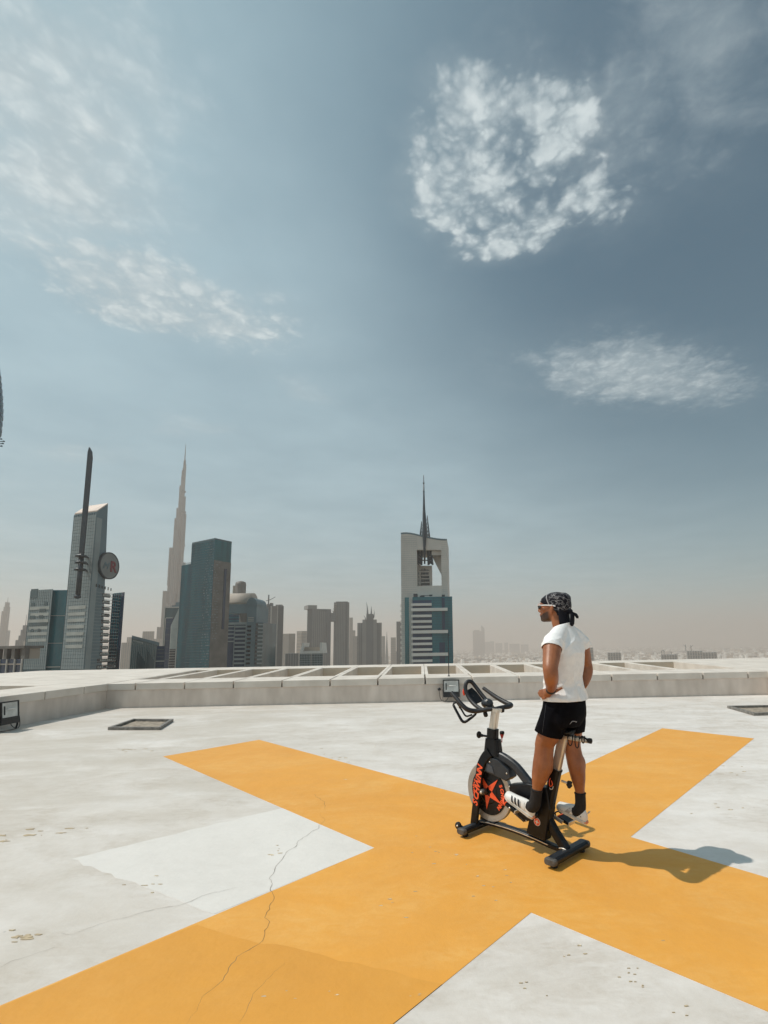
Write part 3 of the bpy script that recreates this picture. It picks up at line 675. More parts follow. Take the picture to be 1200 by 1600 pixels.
# ---- tall edge tower cut by the left edge of the frame
Yt = 150; ax = at(-62, 640, Yt); e = thing('curved_tower', (ax.x, ax.y, GZ), 'curved banded tower just peeping in at the left edge above', 'building')
prf = []
for yy, xr in ((560, -6), (578, 0.2), (600, 2.4), (625, 4.6), (650, 5.3), (668, 3.4), (681, 2.5)):
    q = at(xr, yy, Yt); a0_ = math.atan2(ax.x, ax.y); a1_ = math.atan2(q.x, q.y); dd_ = math.hypot(ax.x, ax.y); prf.append((dd_ * math.sin(a1_ - a0_), at(xr, yy, dd_ * math.cos(a1_ - a0_) * math.cos(a1_)).z - GZ))
prf.sort(key=lambda t: t[1]); r0 = prf[0][0]
MB().lathe([(0, 0), (r0 - 4, 0), (r0 - 4, prf[0][1] - 6)] + prf + [(r0 - 8, prf[-1][1] + 10), (0, prf[-1][1] + 14)], (0, 0, 0), (0, 0, 1), 48).build('wall', C_GREY2, e, smooth=True)
for k in range(9):
    zz = prf[0][1] + 1.6 + k * 2.2
    rz_ = np.interp(zz, [p[1] for p in prf], [p[0] for p in prf])
    MB().lathe([(rz_ - 1, -.5), (rz_ + .08, -.5), (rz_ + .08, .5), (rz_ - 1, .5)], (0, 0, zz), (0, 0, 1), 48).build('window_band', G_NAVY, e)
for k, (yy, xx) in enumerate(((689.5, 6), (686, 2), (693, 4.5), (697, 2.5))):
    q = at(xx, yy, Yt); px_ = Vector((q.x - ax.x, 0, q.z - GZ)); mb = MB(); mb.tube([(px_.x - 6, 1, px_.z), px_], .12, 6); mb.ell(px_, (.3, .3, .22), 8, 6); mb.build('outrigger', C_STEEL, e)

# ---- slanting glass block
p0, p1, p2 = PP(202.5, 300, 1045), PP(246, 312, 1045), PP(252, 330, 1045)
b = Bld('glass_block', 'grey-green glass block with a roofline sloping down to the right', [p0, p1], 30)
zl, zr = zpx(207.5, 993.5, 300), zpx(252, 1004.5, 312)
b.body([zl, zr, zr, zl], G_GREY); b.cols('mullion', C_GREY, p0, p1, GZ, zr - .5, 16, .22, .35)
M, L = fr(p0, p1); mb = MB(); mb.add([M @ Vector(v) for v in ((0, zl - 1.5, .0), (L, zr - 1.5, .0), (L, zr + .2, .0), (0, zl + .2, .0), (0, zl - 1.5, .6), (L, zr - 1.5, .6), (L, zr + .2, .6), (0, zl + .2, .6))], [(3, 2, 1, 0), (4, 5, 6, 7), (0, 1, 5, 4), (1, 2, 6, 5), (2, 3, 7, 6), (3, 0, 4, 7)]); b.put(mb, 'roof_edge', C_GREY2)
for u0, yk in ((.22, 1018), (.56, 1016)):  # darker panes shaped as reflections of neighbouring buildings, painted onto the glass
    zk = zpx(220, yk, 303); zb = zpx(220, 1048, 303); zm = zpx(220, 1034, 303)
    mb = MB(); mb.add([M @ Vector((u * L, z, d)) for d in (0.36, .5) for u, z in ((u0, zb), (u0 + .30, zb), (u0 + .30, zm), (u0 + .02, zk))], [(3, 2, 1, 0), (4, 5, 6, 7), (0, 1, 5, 4), (1, 2, 6, 5), (2, 3, 7, 6), (3, 0, 4, 7)]); b.put(mb, 'painted_reflection', G_SLATE)
for k in range(8): b.piece('roof_letter', C_LIGHTBAND, p0, p1, .05 + .045 * k, .08 + .045 * k, zpx(215, 1001 + k * .5, 300) - .4, zpx(215, 1001 + k * .5, 300) + .4, .36, .5)
p0, p1 = PP(243, 290, 1045), PP(256, 291, 1045)
b = Bld('dark_block', 'small dark block between the sloping glass block and the white-edged tower', [p0, p1], 15)
b.body(zpx(250, 1009.5, 290), G_NAVY); z = zpx(250, 1033, 290); b.piece('ledge_band', C_LIGHTBAND, p0, p1, 0, 1, z - .3, z + .2, 0, .5)
b.rows('window_line', G_SLATE, p0, p1, zpx(250, 1046, 290), zpx(250, 1012, 290), 6, .25, .1, .9, .15)

# ---- white-edged dark tower and chamfered white tower
p0, p1 = PP(252, 450, 1045), PP(276, 451, 1045)
b = Bld('edged_tower', 'dark tower outlined with a pale frame in front of the supertall', [p0, p1], 22)
zt = zpx(262, 949, 450); b.body(zt, G_SLATE); M, L = fr(p0, p1)
b.piece('frame_edge', C_PALE, p0, p1, -.02, .035, GZ, zt + .5, 0, .6); b.piece('frame_edge', C_PALE, p0, p1, .04, 1.0, zt - .5, zt + .5, 0, .6)
zi = zpx(262, 966, 450); b.piece('glass_bay', G_NAVY, p0, p1, .16, 1, GZ, zi, 0, 1.6); b.piece('bay_edge', C_PALE, p0, p1, .12, .16, GZ, zi, 0, 1.9); b.piece('bay_edge', C_PALE, p0, p1, .16, .62, zi - .1, zi + .5, 0, 1.9)
b.rows('glazing_bar', G_SLATE, p0, p1, GZ + 120, zi - 1, 18, .08, .18, .6, 1.75)
p0, p1 = PP(263.5, 430, 1045), PP(275.5, 430, 1045)
b = Bld('chamfered_tower', 'pale tower with a chamfered corner and small dark windows beside the green tower', [p0, p1], 20)
M, L = fr(p0, p1); zk, zt = zpx(266, 976, 430), zpx(280, 948, 430)
mb = MB(); pr = [(0, GZ), (L * 1.25, GZ), (L * 1.25, zt), (L * .98, zt), (0, zk)]
mb.add([M @ Vector((a, z, 0)) for a, z in pr] + [M @ Vector((a - 11, z, -20)) for a, z in pr], [(0, 1, 2, 3, 4), (9, 8, 7, 6, 5)] + [(i, (i + 1) % 5, 5 + (i + 1) % 5, 5 + i) for i in range(5)]); b.put(mb, 'wall', C_LIGHTBAND)
b.piece('lower_glazing', G_DARK, p0, p1, 0, .78, GZ, zpx(268, 1014, 430), 0, .2); b.piece('edge_fin', C_PALE, p0, p1, .80, .92, GZ, zpx(268, 990, 430), 0, .5)
b.grid('window', C_PALE, p0, p1, zpx(268, 1046, 430), zpx(268, 1014, 430), 5, 8, .45, .3, .45, 0, .76)
b.rows('panel_joint', C_GREY, p0, p1, zpx(268, 1014, 430), zk, 16, .1, .02, .8, .1)
p0, p1 = PP(262.5, 520, 1045), PP(284, 520, 1045)
b = Bld('domed_block', 'stepped grey crown rising behind the pale chamfered tower', [p0, p1], 20)
b.body(zpx(270, 946, 520), C_GREY2); M, L = fr(p0, p1)
for k, (a, yy) in enumerate(((.25, 941), (.42, 936), (.58, 930.5))): b.piece('crown_step', C_LIGHTBAND if k % 2 else C_GREY2, p0, p1, a, 1.0, zpx(270, yy + 5, 520), zpx(270, yy, 520), -14, -.5 - k)

# ---- green glass tower
Yg = 375; p0, p1, p2 = PP(275, 392, 1045), PP(326, 370, 1045), PP(353.5, 384, 1045)
b = Bld('green_tower', 'tall green glass tower with a stepped left shoulder and brown stone flank', [p0, p1, p2])
d01 = p1 - p0; ps = p0 + d01 * 0.30
back = p2 - p1
zt = zpx(337, 843, 370); zs = zpx(284, 883, 390); zr = zpx(337, 876, 370)
b.body(zs, G_GREEN, 'shoulder', [p0, ps, ps + back, p0 + back]); b.body(zt, G_GREEN, 'glass_wall', [ps, p1, p2, ps + back])
b.piece('stone_flank', C_STONE, p1, p2, 0.0, 1.0, GZ, zpx(345, 877, 376), 0, .35)
b.piece('slot_window', G_NAVY, p1, p2, .60, .74, zpx(345, 983, 376), zpx(345, 888, 376), .30, .62)
rr = random.Random(11)
b.grid('window', G_TEAL, ps, p1, zpx(310, 1046, 376), zt - 2, 24, 46, .8, .28, .1, drop=.5, rnd=rr)
b.grid('blind', C_GREY, ps, p1, zpx(310, 1046, 376), zt - 2, 18, 46, .5, .3, .15, .62, 1.0, drop=.72, rnd=rr)
b.grid('blind', C_GREY, p1, p2, zpx(345, 1000, 376), zt - 16, 6, 30, .5, .3, .45, .02, .35, drop=.6, rnd=rr)
b.grid('window', G_SLATE, p0, ps, zpx(285, 1046, 385), zs - 3, 9, 40, .6, .3, .12, drop=.6, rnd=rr)
b.cols('mullion', G_NAVY, p0, p1, GZ, zs, 34, .10, .22); b.cols('mullion', G_NAVY, ps, p1, zs, zt, 24, .10, .22)
b.rows('floor_line', G_SLATE, ps, p1, zpx(310, 1046, 376), zt, 48, .10, 0, 1, .26); b.rows('floor_line', G_TEAL, p1, p2, zpx(345, 876, 376), zt, 8, .12, 0, 1, .3)
b.piece('parapet', G_SLATE, ps, p1, 0, 1, zt, zt + 1.2, -.6, .1); b.piece('parapet', G_SLATE, p1, p2, 0, 1, zt, zt + 1.2, -.6, .1)
b.grid('parapet_post', C_GREY, p0, ps, zs, zs + 1.6, 8, 1, .35, 1, -.2)
mb = MB(); q = ps.lerp(p1, .6) + back * .5; mb.box(q.x - 2, q.x + 2, q.y - 2, q.y + 2, zt, zt + 3); b.put(mb, 'roof_plant', C_GREY)

# ---- vaulted office behind it
Yp = 440; p0, p1 = PP(352, Yp, 1045), PP(383, Yp, 1045); p2 = PP(397, 436, 1045); p3 = PP(408.5, 440, 1045)
b = Bld('vaulted_office', 'dark banded office block with a half round vault bridging its top', [p0, p3], 34)
zb = zpx(375, 976, Yp); zq = zpx(405, 973, Yp)
b.body(zb, G_NAVY, 'glass_wall', [p0, p1, p1 + Vector((0, 30, 0)), p0 + Vector((0, 30, 0))])
b.body(zq, G_SLATE, 'glass_bay', [p2, p3, p3 + Vector((2, 30, 0)), p2 + Vector((0, 30, 0))])
pm0 = PP(382.5, Yp - 3, 1045); pm1 = PP(397.5, Yp - 3, 1045); zp = zpx(390, 946, Yp)
b.body(zp, C_GREY2, 'pylon', [pm0, pm1, pm1 + Vector((0, 30, 0)), pm0 + Vector((0, 30, 0))])
b.rows('window_row', G_DARK, pm0, pm1, zpx(390, 1046, Yp), zpx(390, 976, Yp), 11, .5, .1, .5, .3)
b.rows('louvre', C_PALE, pm0, pm1, zpx(390, 972, Yp), zpx(390, 964, Yp), 3, .35, .15, .75, .4)
zz0 = zpx(375, 1046, Yp)
b.rows('floor_band', C_GREY, p0, p1, zz0, zb, 11, .42, .42, 1, .6); b.rows('floor_band', C_GREY, p0, p1, zpx(370, 1005, Yp), zb, 5, .3, 0, .42, .5)
b.rows('floor_band', C_GREY, p2, p3, zz0, zq, 12, .40, .30, 1.0, .6); b.rows('floor_dark', G_DARK, p2, p3, zz0, zq, 12, .5, 0, .30, .4)
b.cols('fin', C_GREY, p0, p1, GZ, zb + 1, 1, .04, .9, .40, .98); b.piece('roof_edge', C_GREY, p0, p1, 0, 1, zb, zb + 2.0, -6, .7)
# vault: half cylinder running left-right with a rounded end
M, L = fr(p0, PP(400, Yp, 1045)); zc = zpx(375, 944, Yp); Rv = (zpx(375, 925, Yp) - zc)
mb = MB(); R1, n = [], 16
for xx in (-.1 * L, 0.70 * L): R1.append([M @ Vector((xx, zc + Rv * math.sin(PI * k / n), -11 - 11 * math.cos(PI * k / n))) for k in range(n + 1)])
mb.rings(R1); b.put(mb, 'vault', C_PINK if False else C_SAND, smooth=True)
b.piece('vault_beam', C_GREY2, p0, p1, -.1, 1.1, zc - Rv * .75, zc, -22, 0.3)
mb = MB(); zs2 = zpx(392, 946, Yp); w = (pm1 - pm0).length / 2 + .5; zr2 = zpx(392, 934.5, Yp) - zs2
M2, L2 = fr(pm0, pm1); R1 = [[M2 @ Vector((L2 / 2 + w * math.cos(PI * k / n) , zs2 + zr2 * math.sin(PI * k / n) , d)) for k in range(n + 1)] for d in (0.5, -24)]
mb.rings(R1); b.put(mb, 'vault_end', C_GREY2)
q = MB(); M3, L3 = fr(p0, p1); q.add([M3 @ Vector(v) for v in ((.74 * L3, zb, .2), (.98 * L3, zb, .2), (.98 * L3, zc - Rv * .7, .2), (.60 * L3, zc - Rv * .7, .2), (.74 * L3, zb, -6), (.98 * L3, zb, -6), (.98 * L3, zc - Rv * .7, -6), (.60 * L3, zc - Rv * .7, -6))], [(3, 2, 1, 0), (4, 5, 6, 7), (0, 1, 5, 4), (1, 2, 6, 5), (2, 3, 7, 6), (3, 0, 4, 7)]); b.put(q, 'raking_pier', C_STONE)
p0, p1 = PP(350, 520, 1045), PP(370.5, 520, 1045)
b = Bld('blue_block', 'blue glass block seen through the opening under the vault', [p0, p1], 20); zt = zpx(360, 950, 520); b.body(zt, G_TEAL); b.rows('floor_line', G_NAVY, p0, p1, zpx(360, 985, 520), zt, 7, .4, 0, 1, .4)
q0 = PP(363, 700, 1045); Yc = 700; c0 = at(375.5, 930, Yc); e = thing('cylinder_tower', (c0.x, c0.y, GZ), 'round topped brown tower rising behind the vaulted office', 'building')
Rc = 8.0 * Yc / FPX; zt = zpx(375, 909, Yc) - GZ
MB().lathe([(Rc, 0), (Rc, zt - 4), (Rc * .93, zt - 1), (Rc * .5, zt + .5), (0, zt + 1)], n=28).build('wall', C_STONE, e, smooth=True)
MB().box(-Rc * 1.25, -Rc * .5, -5, 5, 0, zt - 6).build('stair_core', C_SAND, e)

# ---- hazy towers of the middle distance (label, left px, right px, top px, distance, materials)
def simple(name, label, xl, xr, yt, Y, mat, mb2=None, ncol=0, nrow=0, xm=None, group=None, skew=0.05, win='cols'):
    if xm: pts = [PP(xl, Y + (xm - xl) * Y / FPX * .7, 1040), PP(xm, Y, 1040), PP(xr, Y + (xr - xm) * Y / FPX * .5, 1040)]
    else: pts = [PP(xl, Y, 1040), PP(xr, Y + (xr - xl) * Y / FPX * .12, 1040)]
    bb = Bld(name, label, pts, group=group); zt = zpx((xl + xr) / 2, yt, Y); bb.zt = zt; bb.body(zt, mat)
    fs = list(zip(pts[:-1], pts[1:]))
    for k, (a, c) in enumerate(fs):
        if ncol and win == 'cols': bb.cols('mullion', mb2, a, c, GZ, zt - .2, ncol, .3, .8)
        if nrow: bb.rows('floor_line', mb2, a, c, zpx(xl, 1046, Y), zt, nrow, .32, .02, .98, .7)
        if ncol and win == 'grid': bb.grid('window', mb2, a, c, zpx(xl, 1046, Y), zt - 3, ncol, nrow or 20, .5, .5, .5)
    return bb
GR = 'hazy towers in the middle distance'
b = simple('tower', 'hazy tower with scaffolding and a crane on its top', 401, 423, 953, 900, C_FAR, C_FAR2, 6, 24, group=GR)
for k, (u, h) in enumerate(((.12, 9), (.3, 5), (.62, 11), (.85, 13))): b.piece('roof_stub', C_FAR2, b.p[0], b.p[1], u - .09, u + .09, b.zt, b.zt + h, -14, -4)
mb = MB(); q = b.p[0].lerp(b.p[1], .62); mb.box(q.x - .9, q.x + .9, q.y + 5, q.y + 7, b.zt, b.zt + 28); b.put(mb, 'crane_mast', C_FAR2)
mb = MB(); mb.tube([(q.x - 5, q.y + 6, b.zt + 17), (q.x + 3, q.y + 6, b.zt + 19), (q.x + 12, q.y + 6, b.zt + 24)], .6, 5); b.put(mb, 'crane_jib', C_FAR2)
b = simple('tower', 'plain hazy tower with a thin bright edge right of the crane', 421.5, 440.5, 946.5, 860, C_FAR2, C_FAR, 7, 0, xm=431, group=GR)
mb = MB(); q = b.p[1]; mb.box(q.x - 6, q.x + 4, q.y + 8, q.y + 16, b.zt, b.zt + 2.6); b.put(mb, 'roof_plant', C_FAR)
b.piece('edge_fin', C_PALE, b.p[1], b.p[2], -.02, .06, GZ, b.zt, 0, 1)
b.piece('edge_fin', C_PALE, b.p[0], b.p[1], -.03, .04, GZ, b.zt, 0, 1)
simple('tower', 'short sandy tower with ribbed walls right of the tower pair', 440, 460, 990, 1500, C_SAND, C_FAR, 6, 0, xm=450, group=GR)
simple('tower', 'short hazy tower with a flat top behind the crown roofed block', 463, 478, 986, 1700, C_FAR, C_SAND, 4, 12, xm=470, group=GR)
simple('tower', 'low dull block in front of the sandy ribbed tower', 446, 466, 1021, 800, C_FAR2, C_FAR, 5, 0, group=GR)
# linked twin towers
b = simple('tower', 'left one of the linked twin towers, with a stepped top', 479, 515.5, 951, 1200, C_FAR, C_FAR2, 10, 0, xm=486, group=GR)
M, L = fr(b.p[1], b.p[2]); z = b.zt
mb = MB(); mb.box(-L * .2, L * .28, z, z + 9, -40, -4, M); b.put(mb, 'roof_block', C_FAR); mb = MB(); mb.box(L * .45, L * 1.0, z - 6, z - 1, -8, 1.6, M); b.put(mb, 'crown_band', C_FAR2)
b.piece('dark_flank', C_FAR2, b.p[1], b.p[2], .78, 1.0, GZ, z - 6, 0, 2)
b = simple('tower', 'right one of the linked twin towers, notched at its upper left', 521, 544.5, 941, 1230, C_FAR, C_FAR2, 9, 0, group=GR)
z = b.zt; M, L = fr(b.p[0], b.p[1])
for k in range(6): b.piece('terrace_step', C_FAR2, b.p[0], b.p[1], -.16 + .04 * k, 0.0, z - 42, z - 32 + k * 5.2, -20 + k, -4 - k)
for k in range(5): b.piece('terrace_slab', C_SAND, b.p[0], b.p[1], -.18 + .05 * k, .04 * k + .02, z - 28 + k * 5.4, z - 26.5 + k * 5.4, 0, 3)
mb = MB(); mb.box(L * .1, L * .9, z, z + 2.2, -30, -3, M); b.put(mb, 'roof_plant', C_FAR2)
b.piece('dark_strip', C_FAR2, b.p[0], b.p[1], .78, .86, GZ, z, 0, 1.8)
p0, p1 = PP(513, 1222, 1040), PP(524, 1222, 1040)
b = Bld('sky_bridge', 'bridge block joining the two linked twin towers', [p0, p1], 24, 'bridge'); M, L = fr(p0, p1)
b.body(zpx(518, 957.5, 1222), C_FAR2, 'bridge_deck', z0=zpx(518, 971, 1222)); b.rows('floor_line', C_FAR, p0, p1, zpx(518, 970, 1222), zpx(518, 958, 1222), 4, .3, 0, 1, .6)
# crown roofed block
p0, p1 = PP(468, 520, 1040), PP(504, 520, 1040); b = Bld('crown_block', 'dark gridded block with a pale horned crown on its roof', [p0, p1], 26)
z = zpx(486, 1021, 520); b.body(z, G_SLATE); b.cols('mullion', C_GREY, p0, p1, GZ, z, 14, .22, .4); b.rows('floor_line', C_GREY, p0, p1, zpx(486, 1046, 520), z, 7, .25, 0, 1, .45)
M, L = fr(p0, p1); zt = zpx(470, 1004.5, 520)
for u0, u1, uu in ((0.0, .13, .15), (1.0, .87, .85)):
    mb = MB(); a, c, d, f = u0 * L, u1 * L, u1 * L + (uu - u1) * L, 0.17 * L if u0 < .5 else .83 * L
    t0 = (.10 if u0 < .5 else .90) * L; t1 = (.19 if u0 < .5 else 1.0 - .19 + .08) * L
    pr = [(a, z), (c + (c - a) * .0, z), (t0 + (.10 if u0 < .5 else -.02) * L, zt), (t0 + (.02 if u0 < .5 else .06) * L, zt)]
    mb.add([M @ Vector((q[0], q[1], dd)) for dd in (.6, -20) for q in pr], [(0, 1, 2, 3), (7, 6, 5, 4), (0, 4, 5, 1), (1, 5, 6, 2), (2, 6, 7, 3), (3, 7, 4, 0)]); b.put(mb, 'horn', C_WHITE)
b.piece('crown_rim', C_WHITE, p0, p1, .02, .98, z - .2, z + 2.6, -2, .8); b.piece('roof_plant', C_SAND, p0, p1, .16, .84, z + 2.6, z + 6.5, -18, -3)
b.piece('centre_rib', C_PALE, p0, p1, .485, .515, GZ, z, 0, .7)
# flame topped tower
b = simple('tower', 'broad hazy tower with a flame shaped crown of curved spikes', 558.5, 596, 973, 1250, C_FAR, C_FAR2, 12, 0, group=GR)
z = b.zt; M, L = fr(b.p[0], b.p[1])
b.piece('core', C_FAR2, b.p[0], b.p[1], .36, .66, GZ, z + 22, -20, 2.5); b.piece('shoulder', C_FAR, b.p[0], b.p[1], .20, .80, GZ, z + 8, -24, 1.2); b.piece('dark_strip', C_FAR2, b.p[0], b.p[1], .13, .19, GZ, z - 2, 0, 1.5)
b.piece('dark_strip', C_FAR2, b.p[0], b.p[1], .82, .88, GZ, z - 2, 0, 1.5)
for u, w, h0, h1, lean in ((.40, .10, 16, 54, .05), (.55, .09, 16, 44, .03), (.66, .06, 12, 34, .05), (.31, .06, 6, 20, .07)):
    mb = MB(); P_ = []
    for k in range(7):
        t = k / 6; P_.append((M @ Vector(((u + lean * (t - t * t) * 2 - (lean * t if u < .5 else -lean * .3 * t)) * L, z + h0 + (h1 - h0) * t, -5 - 4 * t))))
    mb.tube(P_, [w * L * .5 * (1 - k / 6.3) for k in range(7)], 8); b.put(mb, 'crown_spike', C_FAR2, smooth=True)
simple('tower', 'slim pale tower just right of the linked twin towers', 545.5, 550.5, 965, 2200, C_SAND, C_FAR, 3, 0, group=GR)
simple('tower', 'stepped pale tower between the twin towers and the flame crown', 549.5, 554.5, 985, 2300, C_SAND, C_FAR, 3, 0, group=GR)
simple('tower', 'low hazy slab in front of the stepped pale tower', 551, 560, 994, 2000, C_FAR, C_SAND, 4, 0, group=GR)
simple('tower', 'hazy slab right of the flame crowned tower', 597, 601.5, 994, 2400, C_FAR, C_SAND, 3, 0, group=GR)
p0 = at(604.5, 1040, 2600); e = thing('pointed_tower', (p0.x, p0.y, GZ), 'small far tower tapering to a point left of the blue tower', 'building', group=GR)
hh = zpx(604.5, 987, 2600) - GZ; MB().prism([(-13, -13), (13, -13), (13, 13), (-13, 13)], 0, hh, [(-.5, -.5), (.5, -.5), (.5, .5), (-.5, .5)]).build('wall', C_FAR, e)
simple('tower', 'square topped far tower left of the white balconies', 611, 618.5, 996, 2400, C_FAR, C_SAND, 4, 14, group=GR)
simple('tower', 'hazy tower close behind the white balconies of the portal tower', 620, 630, 971, 1500, C_FAR2, C_FAR, 4, 0, group=GR)
rr = random.Random(21)
for k in range(14):
    x0 = rr.uniform(540, 622); w = rr.uniform(3, 8)
    simple('city_block', 'low far block among the hazy roofs left of the portal tower', x0, x0 + w, rr.uniform(1012, 1030), rr.uniform(2600, 3600), rr.choice((C_SAND, C_FAR, C_PALE)), group='low far blocks in the haze')
simple('tower', 'pale hazy block with a stepped roof left of the sloping glass block', 188, 205, 1004, 1500, C_SAND, C_FAR, 5, 0, group=GR)
simple('tower', 'second pale hazy block, higher, touching the sloping glass block', 196, 212, 995.5, 1900, C_SAND, C_FAR, 5, 0, group=GR)
simple('tower', 'hazy slab rising above the sloping glass block', 220, 237.5, 986.5, 1700, C_SAND, C_FAR, 6, 0, group=GR)
simple('tower', 'low hazy slab between the sloping glass block and the supertall', 236, 256, 998, 1900, C_SAND, C_FAR, 6, 0, group=GR)
# stepped towers at the far left
b = simple('tower', 'faint spired tower on the very left edge', -6, 3, 955, 2300, C_FAR, C_SAND, 4, 0, group=GR)
for k, (a, c, yy) in enumerate(((.0, 1.3, 985), (.2, .85, 948), (.38, .7, 941))): b.piece('setback', C_FAR, b.p[0], b.p[1], a, c, GZ, zpx(0, yy, 2300), -20, -2 + k)
mb = MB(); q = b.p[0].lerp(b.p[1], .62); mb.tube([(q.x, q.y + 6, b.zt), (q.x, q.y + 6, zpx(2, 933, 2300))], [3, .4], 6); b.put(mb, 'spire', C_FAR)
b = simple('tower', 'stepped hazy tower with a thin mast at the left', 21, 42, 1000, 1300, C_FAR2, C_FAR, 6, 0, group=GR)
for a, c, yy in ((.12, 1., 993), (.24, 1, 984), (.36, .62, 977)): b.piece('setback', C_FAR2, b.p[0], b.p[1], a, c, GZ, zpx(30, yy, 1300), -20, -2)
mb = MB(); q = b.p[0].lerp(b.p[1], .46); mb.tube([(q.x, q.y + 6, zpx(30, 977, 1300)), (q.x, q.y + 6, zpx(30, 960, 1300))], [.9, .3], 5); b.put(mb, 'mast', C_FAR2)
b.piece('side_block', C_SAND, b.p[0], b.p[1], .62, 1.2, GZ, zpx(34, 1002, 1300), -10, 3)

# ---- the supertall
Ys = 2100; q0 = at(269.8, 1045, Ys); e = thing('supertall_tower', (q0.x, q0.y, GZ), 'very tall stepped needle tower fading in the haze', 'skyscraper')
k_ = Ys / FPX
def zs_(y): return zpx(280, y, Ys) - GZ
def lobes(tiers, ang, name):
    """a wing of the three winged plan, stepping back as it rises"""
    c, s_ = math.cos(ang), math.sin(ang); z0 = 0.0
    for i, (y, r) in enumerate(tiers):
        z1 = zs_(y); R_ = r * k_; w = max(3.2, min(15.0, R_ * .42)); mb = MB(); ring = []
        for j in range(7): a = -PI / 2 + PI * j / 6; ring.append(((R_ - w) + w * math.cos(a), w * math.sin(a)))
        ring = [(-w * .3, -w)] + ring + [(-w * .3, w)]
        mb.prism([(x * c - y_ * s_, x * s_ + y_ * c) for x, y_ in ring], z0 if i == 0 else 0.0, z1)
        mb.build(name, C_SUPER, e)
        fb = MB()
        for jx, jy in ring[1:-1]:
            px_, py_ = jx * 1.02, jy * 1.02; fb.box(px_ * c - py_ * s_ - .8, px_ * c - py_ * s_ + .8, px_ * s_ + py_ * c - .8, px_ * s_ + py_ * c + .8, max(0, z1 - 160), z1 + 2)
        fb.build('fin', C_FAR, e, kind='stuff')
left_t = [(980, 25), (924, 20), (857, 14.6), (811, 9.6), (795, 7.6), (760, 5.2), (736, 3.1)]
right_t = [(985, 22), (930, 17), (880, 12), (804, 8.4), (777, 5.6), (727, 3.0)]
back_t = [(1000, 25), (945, 19), (870, 13), (830, 9), (785, 6.5), (745, 4.2)]
lobes(left_t, rad(180 + 8), 'wing_tier'); lobes(right_t, rad(-28), 'wing_tier'); lobes(back_t, rad(-90 - 10), 'wing_tier')
MB().lathe([(13, 0), (11, zs_(860)), (6.2, zs_(800)), (5.4, zs_(745)), (4.6, zs_(721)), (2.2, zs_(718)), (1.5, zs_(706)), (.5, zs_(694))], n=14).build('core', C_SUPER, e)
for yy in (733, 768, 800, 852, 918, 975):
    MB().lathe([(5, -3), (k_ * np.interp(yy, [727, 777, 804, 900], [2.4, 4.6, 6.4, 9]), -3), (k_ * np.interp(yy, [727, 777, 804, 900], [2.4, 4.6, 6.4, 9]), 3), (5, 3)], (0, 0, zs_(yy)), n=16).build('plant_floor', C_FAR2, e)

# ---- portal tower with the spire (right of centre)
Yr = 390; p0, p1 = PP(627.5, Yr, 1040), PP(702, Yr - 2, 1040)
b = Bld('portal_tower', 'beige portal framed tower with a blue glass front and needle spire', [p0, p1], 36); M, L = fr(p0, p1)
zl, zr = zpx(627, 833, Yr), zpx(700, 843.5, Yr); zh0, zh1 = zpx(670, 915.5, Yr), zpx(670, 859, Yr)
ul, ur = .345, .868; DP = 36
def arch_top(u):
    t = u; return zl + (zr - zl) * (t * t * (3 - 2 * t)) + 0.6 * math.sin(PI * min(1, t * 2.2)) * (1 - t)
def portal_piece(us, z0f, z1f, name, mat, d0=0.0, d1=-DP):
    mb = MB(); n = len(us); F_ = [M @ Vector((u * L, z0f(u), d0)) for u in us] + [M @ Vector((u * L, z1f(u), d0)) for u in us]
    K_ = [M @ Vector((u * L, z0f(u), d1)) for u in us] + [M @ Vector((u * L, z1f(u), d1)) for u in us]
    fs = []
    for i in range(n - 1):
        fs += [(i, i + 1, n + i + 1, n + i), (2 * n + i, 3 * n + i, 3 * n + i + 1, 2 * n + i + 1), (n + i, n + i + 1, 3 * n + i + 1, 3 * n + i), (i, 2 * n + i, 2 * n + i + 1, i + 1)]
    fs += [(0, n, 3 * n, 2 * n), (n - 1, 2 * n + n - 1, 3 * n + n - 1, n + n - 1)]
    mb.add(F_ + K_, fs); return b.put(mb, name, mat)
C_PORT = pmat('portal_clad', (0.60, 0.555, 0.505), 0.6, scale=.06, var=.1)
us = [i / 14 for i in range(15)]
portal_piece([u * ul for u in us], lambda u: GZ, arch_top, 'left_leg', C_PORT)
portal_piece([ur + u * (1 - ur) for u in us], lambda u: GZ, arch_top, 'right_leg', C_PORT)
portal_piece([ul + u * (ur - ul) for u in us], lambda u: zh1 - 1.2 * (u - ul), arch_top, 'lintel', C_PORT)
portal_piece([ul, ur], lambda u: GZ, lambda u: zh0, 'apron', C_PORT, -.3, -DP * .5)
mb = MB(); Rr = []
for i in range(15):
    u = i / 14; Rr.append([M @ Vector((u * L, arch_top(u) + dz, dd)) for dz, dd in ((-.9, .25), (.35, .25), (.35, -1), (-.9, -1))])
mb.rings(Rr); b.put(mb, 'cornice', C_GREY2)
b.cols('panel_joint', C_GREY, p0, p1, zh0, zl - 3, 9, .03, .12, 0, ul); b.rows('panel_joint', C_GREY, p0, p1, zpx(630, 1040, Yr), zl - 2, 60, .06, 0, ul, .1); b.rows('panel_joint', C_GREY, p0, p1, zpx(630, 930, Yr), zr - 2, 28, .06, ur, 1, .1)
b.piece('glass_strip', G_GREEN, p0, p1, .075, .165, GZ, zpx(635, 933.5, Yr), 0, .25); b.piece('edge_rib', C_PALE, p0, p1, .185, .235, GZ, zpx(635, 936, Yr), 0, .5)
for k in range(12):
    z = zpx(626, 946 + k * 8.3, Yr); b.piece('balcony', C_WHITE, p0, p1, -.028, 0.0, z - .95, z + .95, -7, -2)
